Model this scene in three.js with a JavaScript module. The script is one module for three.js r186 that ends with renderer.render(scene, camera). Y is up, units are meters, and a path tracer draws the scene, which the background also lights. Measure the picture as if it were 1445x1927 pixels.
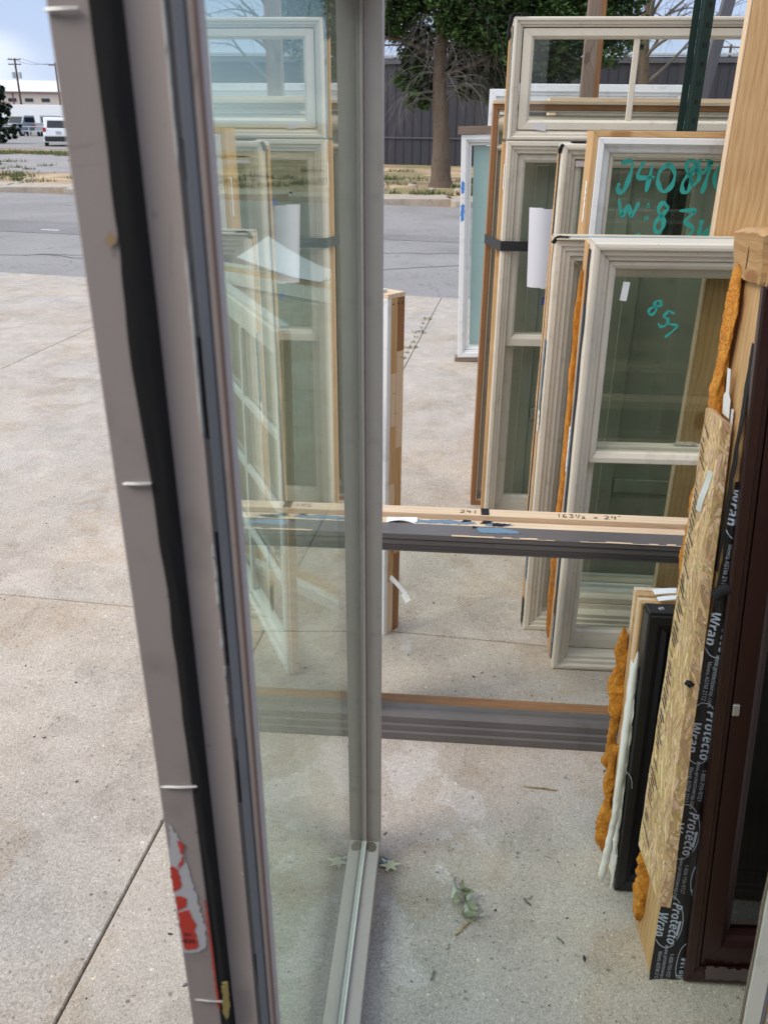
import * as THREE from 'three';
import { RoundedBoxGeometry } from 'three/addons/geometries/RoundedBoxGeometry.js';
import { mergeGeometries } from 'three/addons/utils/BufferGeometryUtils.js';

// ------------------------------------------------------------------ camera, sky, sun, exposure
const scene = new THREE.Scene();
const renderer = new THREE.WebGLRenderer();
renderer.toneMapping = THREE.LinearToneMapping;
renderer.toneMappingExposure = 1.17;
renderer.shadowMap.enabled = true;
const EYE = 1.5, PITCH = Math.atan(728.5 / 1600), ROLL = 0.012;
const camera = new THREE.PerspectiveCamera(2 * Math.atan(963.5 / 1600) * 180 / Math.PI, 1445 / 1927, 0.05, 900);
{
  const R = new THREE.Vector3(1, 0, 0), U = new THREE.Vector3(0, Math.cos(PITCH), -Math.sin(PITCH)), F = new THREE.Vector3(0, -Math.sin(PITCH), -Math.cos(PITCH));
  const c = Math.cos(ROLL), s = Math.sin(ROLL);
  const X = R.clone().multiplyScalar(c).addScaledVector(U, s), Y = U.clone().multiplyScalar(c).addScaledVector(R, -s);
  camera.quaternion.setFromRotationMatrix(new THREE.Matrix4().makeBasis(X, Y, F.clone().negate()));
  camera.position.set(0, EYE, 0);
  camera.focus = 2.4; camera.userData.fStop = 11;
}

// seeded random numbers
function rng(seed) { let s = seed >>> 0; return () => { s = (s + 0x6D2B79F5) | 0; let t = Math.imul(s ^ (s >>> 15), 1 | s); t = (t + Math.imul(t ^ (t >>> 7), 61 | t)) ^ t; return ((t ^ (t >>> 14)) >>> 0) / 4294967296; }; }
// tileable value noise on an n x n lattice
function lattice(n, m, seed) {
  const r = rng(seed), v = new Float32Array(n * m); for (let i = 0; i < v.length; i++) v[i] = r();
  return (x, y) => {
    x = ((x % 1) + 1) % 1 * n; y = ((y % 1) + 1) % 1 * m; const i = Math.floor(x), j = Math.floor(y); let fx = x - i, fy = y - j;
    fx = fx * fx * (3 - 2 * fx); fy = fy * fy * (3 - 2 * fy); const i1 = (i + 1) % n, j1 = (j + 1) % m, i0 = i % n, j0 = j % m;
    return (v[j0 * n + i0] * (1 - fx) + v[j0 * n + i1] * fx) * (1 - fy) + (v[j1 * n + i0] * (1 - fx) + v[j1 * n + i1] * fx) * fy;
  };
}
function fbm(n, oct, seed) { const L = []; for (let o = 0; o < oct; o++) L.push(lattice(n << o, n << o, seed + o * 17)); return (x, y) => { let s = 0, a = .5; for (const l of L) { s += l(x, y) * a; a *= .5; } return s / (1 - Math.pow(.5, oct)); }; }
const sstep = (a, b, x) => { x = Math.min(1, Math.max(0, (x - a) / (b - a))); return x * x * (3 - 2 * x); };
const mix = (a, b, t) => a + (b - a) * t;

const SUN = new THREE.Vector3(-0.66, 0.74, 0.26).normalize();
{ // hazy sky with broken bright clouds
  const w = 1280, h = 640, d = new Float32Array(w * h * 4), c1 = fbm(7, 6, 11), c2 = fbm(3, 4, 77);
  for (let j = 0; j < h; j++) {
    const el = (j + .5) / h * Math.PI - Math.PI / 2, y = Math.sin(el);
    for (let i = 0; i < w; i++) {
      const az = (i + .5) / w * 2 * Math.PI, k = (j * w + i) * 4;
      const up = Math.max(0, y), hz = Math.pow(1 - up, 3.2);
      let r = mix(.24, .56, hz), g = mix(.41, .65, hz), b = mix(.74, .82, hz);
      const q = 1 / (.22 + up), px = Math.cos(az) * Math.cos(el) * q * .11 + .5, py = Math.sin(az) * Math.cos(el) * q * .11 + .5;
      const n = c1(px, py) * .72 + c2(px + .3, py) * .28, cl = sstep(.40, .58, n) * sstep(-.03, .10, y) * .92;
      const L = .98 + .50 * sstep(.45, .75, c1(px + .013, py + .021)) - .10 * sstep(.6, .8, n);
      r = mix(r, L * .97, cl); g = mix(g, L, cl); b = mix(b, L * 1.05, cl);
      if (y < 0) { const t = sstep(0, -.2, y); r = mix(r, .30, t); g = mix(g, .28, t); b = mix(b, .26, t); }
      d[k] = r; d[k + 1] = g; d[k + 2] = b; d[k + 3] = 1;
    }
  }
  const t = new THREE.DataTexture(d, w, h, THREE.RGBAFormat, THREE.FloatType);
  t.mapping = THREE.EquirectangularReflectionMapping; t.magFilter = t.minFilter = THREE.LinearFilter; t.wrapS = THREE.RepeatWrapping; t.needsUpdate = true;
  scene.background = t; scene.environment = t;
}
const sun = new THREE.DirectionalLight(new THREE.Color().setRGB(1, .93, .84), 1.5);
sun.position.copy(SUN).multiplyScalar(60); sun.target.position.set(0, 0, 0);
sun.castShadow = true; sun.shadow.radius = 46; sun.shadow.mapSize.set(2048, 2048);
Object.assign(sun.shadow.camera, { left: -40, right: 40, top: 40, bottom: -40, near: 1, far: 160 });
scene.add(sun, sun.target);

// ------------------------------------------------------------------ helpers
// yard axes: a runs along the faces of the stacked windows (to the right), b runs away from the camera, h is height; metres from the point below the camera
const TURN = -0.0748, CA = Math.cos(TURN), SA = Math.sin(TURN);
const W = (a, b, h = 0) => new THREE.Vector3(CA * a - SA * b, h, -SA * a - CA * b);
const V = (x, y, z) => new THREE.Vector3(x, y, z);
const lin = (r, g, b) => new THREE.Color().setRGB(r, g, b);
const taken = new Map();
function numbered(n) { const k = taken.get(n) || 0; taken.set(n, k + 1); return k ? `${n}_${String(k).padStart(3, '0')}` : n; }
function tag(o, label, category, group, kind) { o.userData.label = label; if (category) o.userData.category = category; if (group) o.userData.group = group; if (kind) o.userData.kind = kind; return o; }
function thing(name, label, category, a, b, h = 0, { turn = 0, back = 0, side = 0, group } = {}) {
  const o = new THREE.Group(); o.name = numbered(name); o.position.copy(W(a, b, h)); o.rotation.order = 'YXZ';
  o.rotation.set(-back, TURN + turn, side); scene.add(o); return tag(o, label, category, group);
}
function add(parent, name, geo, mat, label) { const m = new THREE.Mesh(Array.isArray(geo) ? merge(geo) : geo, mat); m.name = parent === scene ? numbered(name) : name; if (label) m.userData.label = label; parent.add(m); return m; }
function part(parent, name, label) { const g = new THREE.Group(); g.name = name; if (label) g.userData.label = label; parent.add(g); return g; }
function struct(name, geo, mat, label) { const m = add(scene, name, geo, mat); m.userData.kind = 'structure'; if (label) m.userData.label = label; return m; }
function merge(list) {
  return mergeGeometries(list.map(g => { g = g.index ? g.toNonIndexed() : g; const o = new THREE.BufferGeometry(); o.setAttribute('position', g.attributes.position); o.setAttribute('normal', g.attributes.normal); o.setAttribute('uv', g.attributes.uv || new THREE.BufferAttribute(new Float32Array(g.attributes.position.count * 2), 2)); return o; }));
}
let uvShift = 0.37;
// texture coordinates in metres; grain: the axis (0 x, 1 y, 2 z) that becomes u
function uvm(g, grain = 1, shift = true) {
  g = g.index ? g.toNonIndexed() : g; g.computeVertexNormals && !g.attributes.normal && g.computeVertexNormals();
  const p = g.attributes.position, uv = new Float32Array(p.count * 2); if (shift) uvShift = (uvShift * 7.31 + 0.173) % 13;
  for (let i = 0; i < p.count; i += 3) {
    const A = V().fromBufferAttribute(p, i), B = V().fromBufferAttribute(p, i + 1), C = V().fromBufferAttribute(p, i + 2), n = B.clone().sub(A).cross(C.clone().sub(A));
    const an = [Math.abs(n.x), Math.abs(n.y), Math.abs(n.z)]; let k = an.indexOf(Math.max(...an));
    const rest = [0, 1, 2].filter(q => q !== k); let u, v; if (rest.includes(grain)) { u = grain; v = rest.find(q => q !== grain); } else [u, v] = rest;
    [A, B, C].forEach((P, j) => { uv[(i + j) * 2] = P.getComponent(u) + (shift ? uvShift : 0); uv[(i + j) * 2 + 1] = P.getComponent(v) + (shift ? uvShift * .37 + k * .113 : 0); });
  }
  g.setAttribute('uv', new THREE.BufferAttribute(uv, 2)); return g;
}
// box from corner to corner, slightly rounded
function bx(x0, x1, y0, y1, z0, z1, r = 0.0012, grain = -1) {
  const w = x1 - x0, h = y1 - y0, d = z1 - z0, m = Math.min(w, h, d);
  const g = r > 0 ? new RoundedBoxGeometry(w, h, d, 1, Math.min(r, m * .4)) : new THREE.BoxGeometry(w, h, d);
  g.translate((x0 + x1) / 2, (y0 + y1) / 2, (z0 + z1) / 2);
  const L = [w, h, d]; return uvm(g, grain < 0 ? L.indexOf(Math.max(...L)) : grain);
}
// hexahedron from 8 corners: bottom ring 0-3, top ring 4-7
function hexa(c, grain = 1) {
  const q = [[0, 1, 2, 3], [4, 7, 6, 5], [0, 4, 5, 1], [1, 5, 6, 2], [2, 6, 7, 3], [3, 7, 4, 0]], p = [];
  for (const [i, j, k, l] of q) for (const t of [i, k, j, i, l, k]) p.push(c[t].x, c[t].y, c[t].z);
  const g = new THREE.BufferGeometry(); g.setAttribute('position', new THREE.Float32BufferAttribute(p, 3)); g.computeVertexNormals(); return uvm(g, grain);
}
// one mitred side of a rectangular frame; profile = [inset, depth] points, closed; k = inset scales {l,r,b,t}
function frameSide(side, x0, y0, x1, y1, profile, k = {}) {
  const { l = 1, r = 1, b = 1, t = 1 } = k, gap = .0005, p = [], uv = [], n = profile.length;
  const at = (i, end) => {
    const [s, d] = profile[i % n];
    if (side === 'bottom') return end ? [x1 - s * r - gap, y0 + s * b, d] : [x0 + s * l + gap, y0 + s * b, d];
    if (side === 'top') return end ? [x1 - s * r - gap, y1 - s * t, d] : [x0 + s * l + gap, y1 - s * t, d];
    if (side === 'left') return end ? [x0 + s * l, y1 - s * t - gap, d] : [x0 + s * l, y0 + s * b + gap, d];
    return end ? [x1 - s * r, y1 - s * t - gap, d] : [x1 - s * r, y0 + s * b + gap, d];
  };
  let run = uvShift = (uvShift * 7.31 + 0.173) % 13; const ax = side === 'bottom' || side === 'top' ? 0 : 1, flip = side === 'bottom' || side === 'right';
  for (let i = 0; i < n; i++) {
    const A = at(i, 0), B = at(i, 1), C = at(i + 1, 1), D = at(i + 1, 0), dv = Math.hypot(profile[(i + 1) % n][0] - profile[i][0], profile[(i + 1) % n][1] - profile[i][1]);
    const Q = flip ? [A, B, C, A, C, D] : [A, C, B, A, D, C], vv = flip ? [0, 0, 1, 0, 1, 1] : [0, 1, 0, 0, 1, 1];
    Q.forEach((P, j) => { p.push(...P); uv.push(P[ax] + uvShift, run + vv[j] * dv); }); run += dv;
  }
  const g = new THREE.BufferGeometry(); g.setAttribute('position', new THREE.Float32BufferAttribute(p, 3)); g.setAttribute('uv', new THREE.Float32BufferAttribute(uv, 2)); g.computeVertexNormals(); return g;
}
function frame(parent, x0, y0, x1, y1, profile, mat, k, names = ['jamb', 'jamb', 'head', 'sill']) {
  ['left', 'right', 'top', 'bottom'].forEach((s, i) => add(parent, names[i], frameSide(s, x0, y0, x1, y1, profile, k), mat));
}
const SASHN = ['stile', 'stile', 'rail', 'rail'];
function pane(parent, x0, y0, x1, y1, z, mat) { const g = new THREE.PlaneGeometry(x1 - x0, y1 - y0); g.translate((x0 + x1) / 2, (y0 + y1) / 2, z); return add(parent, 'pane', g, mat); }
// sash with a bevelled inner edge and a pane
function sash(parent, x0, y0, x1, y1, w, z, mat, glassMat, k, dpt = .03, label) {
  const s = part(parent, 'sash', label), pr = [[0, z - dpt], [0, z - .0015], [.0015, z], [w - .010, z], [w - .002, z - .006], [w, z - .012], [w, z - dpt]];
  frame(s, x0, y0, x1, y1, pr, mat, k, SASHN); const { l = 1, r = 1, b = 1, t = 1 } = k || {};
  pane(s, x0 + w * l - .002, y0 + w * b - .002, x1 - w * r + .002, y1 - w * t + .002, z - .016, glassMat); return s;
}
function tube(pts, r, seg = 24, rad = 6, closed = false) { return new THREE.TubeGeometry(new THREE.CatmullRomCurve3(pts, closed), seg, r, rad, closed); }
// lumpy body along a list of centres with half-widths
function lumpy(pts, rx, rz, seed, amp = .25, seg = 60, ring = 12) {
  const c = new THREE.CatmullRomCurve3(pts), nz = fbm(6, 4, seed), p = [], idx = [], uv = [];
  for (let i = 0; i <= seg; i++) {
    const t = i / seg, P = c.getPoint(t), fx = typeof rx === 'function' ? rx(t) : rx, fz = typeof rz === 'function' ? rz(t) : rz, e = Math.min(1, Math.sqrt(Math.min(t, 1 - t) * 16) + .05);
    for (let j = 0; j <= ring; j++) { const a = j / ring * 2 * Math.PI, n = 1 + amp * 2 * (nz(t * 2.3, (j % ring) / ring) - .5) + amp * (nz(t * 7.1 + .3, (j % ring) / ring) - .5) * 1.6; p.push(P.x + Math.cos(a) * fx * n * e, P.y + (nz(t * 5, j % ring / ring) - .5) * .01, P.z + Math.sin(a) * fz * n * e); uv.push(t, j / ring); }
  }
  for (let i = 0; i < seg; i++) for (let j = 0; j < ring; j++) { const q = i * (ring + 1) + j; idx.push(q, q + ring + 1, q + 1, q + 1, q + ring + 1, q + ring + 2); }
  const g = new THREE.BufferGeometry(); g.setAttribute('position', new THREE.Float32BufferAttribute(p, 3)); g.setAttribute('uv', new THREE.Float32BufferAttribute(uv, 2)); g.setIndex(idx); g.computeVertexNormals(); return g;
}
// handwriting: strokes in a unit box per character
const GLYPH = {
  '0': [[.5, 1, .1, .75, .05, .35, .4, 0, .8, .2, .9, .65, .55, 1, .4, .95]], '1': [[.5, 1, .45, .5, .4, 0]], '2': [[.1, .8, .5, 1, .85, .75, .5, .35, .05, .02, .5, .1, .95, .02]],
  '3': [[.1, .95, .85, .95, .45, .6, .9, .35, .55, .02, .05, .08]], '4': [[.3, 1, .1, .5, .95, .5], [.75, .9, .6, 0]], '5': [[.9, 1, .3, 1, .2, .6, .7, .55, .8, .2, .4, 0, .05, .1]],
  '6': [[.7, 1, .2, .5, .2, .1, .6, 0, .8, .3, .4, .45, .2, .3]], '7': [[.05, .95, .9, .95, .35, 0]], '8': [[.85, .85, .5, 1, .2, .75, .7, .4, .6, .05, .2, .05, .15, .35, .8, .75, .85, .9]],
  '9': [[.85, .8, .45, 1, .15, .75, .5, .55, .85, .85, .75, .4, .6, 0]], 'J': [[.05, .95, .9, .98, .75, .4, .4, .05, .05, .15, .1, .35]], 'W': [[.02, .95, .25, .1, .5, .65, .7, .08, .98, .8]],
  ':': [[.4, .75, .5, .76, .48, .68], [.35, .2, .45, .22, .4, .12]], 'x': [[.1, .7, .8, .1], [.8, .7, .1, .1]], '"': [[.2, 1, .2, .75], [.55, 1, .55, .75]], '/': [[.8, 1, .1, 0]], 'L': [[.2, 1, .1, 0, .8, .05]],
};
function ribbon(pts, w, z, seed = 1) { // flat marker stroke in the x-y plane
  const c = new THREE.CatmullRomCurve3(pts.map(p => V(p[0], p[1], z)), false, 'catmullrom', .5), n = Math.max(10, pts.length * 6), P = [], I = [], r = rng(seed), uv = [];
  for (let i = 0; i <= n; i++) { const p = c.getPoint(i / n), t = c.getTangent(i / n), k = w * (.30 + .30 * (.5 + .5 * Math.sin(i * .55 + seed * 2)) + .12 * r()) * (i === 0 || i === n ? .5 : 1); P.push(p.x - t.y * k, p.y + t.x * k, z, p.x + t.y * k, p.y - t.x * k, z); uv.push(i / n, 0, i / n, 1); }
  for (let i = 0; i < n; i++) { const q = i * 2; I.push(q, q + 1, q + 2, q + 1, q + 3, q + 2); }
  const g = new THREE.BufferGeometry(); g.setAttribute('position', new THREE.Float32BufferAttribute(P, 3)); g.setAttribute('uv', new THREE.Float32BufferAttribute(uv, 2)); g.setIndex(I); g.computeVertexNormals(); return g;
}
function writing(list, w, z) { const out = []; let s = 3; for (const [ch, x, y, cw, chh, rot = 0] of list) for (const st of GLYPH[ch]) { const pts = []; for (let i = 0; i < st.length; i += 2) { const u = st[i] * cw, v = st[i + 1] * chh; pts.push([x + u * Math.cos(rot) - v * Math.sin(rot), y + u * Math.sin(rot) + v * Math.cos(rot)]); } out.push(ribbon(pts, w, z, s++)); } return merge(out); }
// irregular flat scrap
function scrap(outline, t, seed = 5, jag = .002) {
  const r = rng(seed), s = new THREE.Shape(); const pts = [];
  outline.forEach((p, i) => { const q = outline[(i + 1) % outline.length], n = Math.max(2, Math.round(Math.hypot(q[0] - p[0], q[1] - p[1]) / (jag < .003 ? .0016 : .006))); for (let k = 0; k < n; k++) pts.push([mix(p[0], q[0], k / n) + (r() - .5) * jag, mix(p[1], q[1], k / n) + (r() - .5) * jag]); });
  pts.forEach((p, i) => i ? s.lineTo(...p) : s.moveTo(...p)); const g = new THREE.ExtrudeGeometry(s, { depth: t, bevelEnabled: false }); return g;
}
// curved sheet of paper, x-y plane, bulging in z
function sheet(w, h, f, nx = 12, ny = 10) { const g = new THREE.PlaneGeometry(w, h, nx, ny), p = g.attributes.position; for (let i = 0; i < p.count; i++) { const u = p.getX(i) / w + .5, v = p.getY(i) / h + .5, q = f(u, v); p.setXYZ(i, p.getX(i) + (q[0] || 0), p.getY(i) + (q[1] || 0), q[2] || 0); } g.computeVertexNormals(); return g; }

// ------------------------------------------------------------------ textures
function dataTex(w, h, fn, srgb, rep) {
  const d = new Uint8Array(w * h * 4), c = [0, 0, 0];
  for (let j = 0; j < h; j++) for (let i = 0; i < w; i++) { fn(i / w, j / h, c, i, j); const k = (j * w + i) * 4; d[k] = Math.max(0, Math.min(255, c[0])); d[k + 1] = Math.max(0, Math.min(255, c[1])); d[k + 2] = Math.max(0, Math.min(255, c[2])); d[k + 3] = 255; }
  return finish(new THREE.DataTexture(d, w, h, THREE.RGBAFormat), srgb, rep);
}
function finish(t, srgb, rep) { t.wrapS = t.wrapT = THREE.RepeatWrapping; t.magFilter = THREE.LinearFilter; t.minFilter = THREE.LinearMipmapLinearFilter; if (srgb) t.colorSpace = THREE.SRGBColorSpace; if (rep) t.repeat.set(rep[0], rep[1]); t.needsUpdate = true; return t; }
function canvasTex(w, h, draw, srgb = true, rep) { const c = document.createElement('canvas'); c.width = w; c.height = h; draw(c.getContext('2d'), w, h); return finish(new THREE.CanvasTexture(c), srgb, rep); }

// concrete: grey-buff paste, sand grain, aggregate specks; patches = (u,v) -> 0..1 pale residue
function concreteMaps(size, metres, seed, patches) {
  const N = size * size, v = new Float32Array(N), r = rng(seed), warm = new Float32Array(N);
  const big = fbm(5, 5, seed), mid = fbm(31, 4, seed + 5), tone = fbm(4, 4, seed + 9);
  for (let j = 0; j < size; j++) for (let i = 0; i < size; i++) { const u = i / size, w = j / size, k = j * size + i; v[k] = (big(u, w) - .5) * 24 + (mid(u, w) - .5) * 16 + (r() - .5) * 58; warm[k] = (tone(u, w) - .5) * 12; }
  const soft = new Float32Array(v); // slight blur makes grains about 2 texels wide
  for (let j = 0; j < size; j++) for (let i = 0; i < size; i++) { const k = j * size + i, a = j * size + (i + 1) % size, b = ((j + 1) % size) * size + i, c = ((j + 1) % size) * size + (i + 1) % size; soft[k] = (v[k] + v[a] + v[b] + v[c]) * .25 * 1.25; }
  const px = metres / size, spots = Math.round(metres * metres * 6200);
  for (let s = 0; s < spots; s++) {
    const q = r(), rad = (q < .93 ? .0007 + r() * .0014 : .002 + r() * .0026) / px, cx = r() * size, cy = r() * size, kind = r(), dv = kind < .30 ? 14 + r() * 30 : kind < .9 ? -20 - r() * 46 : 8, wr = kind < .30 ? r() * 8 : kind < .9 ? 0 : 22, el = .5 + r() * .5, an = r() * 3.14;
    for (let y = -Math.ceil(rad); y <= rad; y++) for (let x = -Math.ceil(rad); x <= rad; x++) { const X = x * Math.cos(an) + y * Math.sin(an), Y = (-x * Math.sin(an) + y * Math.cos(an)) / el; if (X * X + Y * Y <= rad * rad) { const k = (((cy + y) | 0) + size) % size * size + (((cx + x) | 0) + size) % size; soft[k] += dv * .8; warm[k] += wr; } }
  }
  const stA = fbm(7, 4, seed + 31), stB = fbm(17, 4, seed + 37); // old water and rust stains with ragged rims
  const col = dataTex(size, size, (u, w, c, i, j) => { const k = j * size + i, p = patches ? patches(u, w) : 0, q = stA(u, w) * .6 + stB(u, w) * .4, stn = sstep(.53, .57, q) * (1 - .55 * sstep(.57, .66, q)), st2 = sstep(.60, .63, stB(u + .37, w + .11)); warm[k] += stn * 5; const L = 177 + soft[k] + p * 30 - stn * 9 - st2 * 7; c[0] = L + 6 + warm[k] * (1 - p); c[1] = L - 3 + warm[k] * .3 + p * 3; c[2] = L - 13 - warm[k] * .5 + p * 12; }, true);
  const bump = dataTex(size, size, (u, w, c, i, j) => { const L = 128 + soft[j * size + i] * 1.1; c[0] = c[1] = c[2] = L; }, false);
  return { col, bump };
}
console.log('textures');
const nearPatch = (() => { const n = fbm(36, 5, 402), m = fbm(9, 4, 77); return (u, w) => { // pale dried residue on the near slab, in ragged flakes
  const p = -.735 + u * 2.61, q = -.28 + w * 2.61, a = p + .078 * q, b = q - .078 * p; let k = 0;
  for (const [x, y, sx, sy] of [[-.07, 1.6, .05, .17], [-.02, 1.75, .06, .09], [-.06, 1.27, .03, .07], [-.02, 1.19, .04, .05], [-.1, 2.2, .035, .10], [.05, 1.55, .05, .1], [.04, 1.36, .02, .02]]) k += Math.exp(-(((a - x) / sx) ** 2) - ((b - y) / sy) ** 2);
  return k < .05 ? 0 : sstep(.60, .66, n(u, w) * .55 + m(u, w) * .45 + Math.min(1, k) * .15) * .42; }; })();
const conNear = concreteMaps(2048, 2.65, 21, nearPatch), conFar = concreteMaps(1280, 2.2, 58);
conFar.col.repeat.set(1 / 2.2, 1 / 2.2); conFar.bump.repeat.set(1 / 2.2, 1 / 2.2);

function woodTex(seed, A, B, knots = 3) { // grain runs along u; covers 1.2 m x .3 m
  const warp = fbm(3, 4, seed), fine = lattice(24, 380, seed + 3), fine2 = lattice(60, 900, seed + 4), blot = fbm(4, 4, seed + 8), r = rng(seed), K = []; for (let i = 0; i < knots; i++) K.push([r(), r(), .008 + r() * .012]);
  return dataTex(1024, 512, (u, v, c) => {
    let d = 0, kn = 0; for (const [x, y, s] of K) { const dx = Math.min(Math.abs(u - x), 1 - Math.abs(u - x)) * 1.2, dy = Math.min(Math.abs(v - y), 1 - Math.abs(v - y)) * .3, q = Math.hypot(dx * .5, dy); d += Math.exp(-q * q / (s * s * 6)) * .07; kn = Math.max(kn, sstep(s * 1.1, s * .5, q)); }
    const y = v + (warp(u * 1, v) - .5) * .055 + d, ring = .5 + .5 * Math.sin(y * 2 * Math.PI * 17 + warp(u, v + .3) * 5);
    const t = Math.min(1, Math.max(0, .17 * ring * ring + .42 * fine(u, y) + .22 * fine2(u, v) + .40 * (blot(u, v) - .3) + kn * .6));
    for (let q = 0; q < 3; q++) c[q] = mix(A[q], B[q], t);
  }, true, [1 / 1.2, 1 / .3]);
}
const texPine = woodTex(31, [224, 190, 142], [164, 118, 70]), texPale = woodTex(47, [236, 216, 188], [196, 162, 124], 2), texBrown = woodTex(53, [176, 128, 82], [112, 72, 42], 2), texGrey = woodTex(61, [152, 136, 122], [96, 80, 68], 4);
const dirtTex = (() => { const a = fbm(16, 6, 91), b = lattice(1024, 1024, 92), d = fbm(9, 5, 94); return dataTex(1024, 1024, (u, v, c) => { const t = a(u, v), s = (b(u, v) - .5) * 44, gr = sstep(.52, .66, d(u, v)) * .7; c[0] = mix(176 + (t - .5) * 110 + s, 128 + s, gr); c[1] = mix(150 + (t - .5) * 96 + s, 122 + s, gr); c[2] = mix(118 + (t - .5) * 70 + s, 78 + s, gr); }, true, [.075, .075]); })();
const asphTex = (() => { const a = fbm(5, 6, 95), b = lattice(700, 700, 96), r2 = fbm(9, 5, 97); return dataTex(1024, 1024, (u, v, c) => { const t = a(u, v), s = (b(u, v) - .5) * 34, cr = Math.abs(r2(u, v) - .5) < .006 ? -20 : 0; const L = 142 + (t - .5) * 30 + s + cr; c[0] = L + 4; c[1] = L; c[2] = L - 3; }, true, [.22, .22]); })();
const smudge = (() => { // cladding: faint grime, rubs, scratches and nicks; 0.8 m across
  const a = fbm(4, 6, 131), b = fbm(20, 4, 137), N = 1024, d = new Float32Array(N * N), r = rng(515);
  for (let k = 0; k < 260; k++) { let x = r() * N, y = r() * N; const L = 8 + r() * r() * 150, an = (r() < .5 ? 0 : Math.PI / 2) + (r() - .5) * .7, w = r() < .8 ? 1 : 2, dk = (r() < .7 ? -1 : .5) * (5 + r() * 16); for (let q = 0; q < L; q++) { x += Math.cos(an); y += Math.sin(an); for (let z = 0; z < w; z++) d[((y | 0) + N) % N * N + ((x | 0) + z + N) % N] += dk * (.5 + r() * .5); } }
  for (let k = 0; k < 300; k++) { const x = r() * N, y = r() * N, R = .8 + r() * r() * 2.6, dk = -10 - r() * 40; for (let j = -4; j <= 4; j++) for (let i = -4; i <= 4; i++) if (i * i + j * j <= R * R) d[((y + j | 0) + N) % N * N + ((x + i | 0) + N) % N] += dk; }
  return dataTex(N, N, (u, v, c, i, j) => { const L = 252 - 14 * sstep(.5, .85, a(u, v)) - 16 * sstep(.62, .84, b(u, v)) + d[j * N + i]; c[0] = L; c[1] = L - 1; c[2] = L - 4; }, true, [1.25, 1.25]); })();

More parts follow.
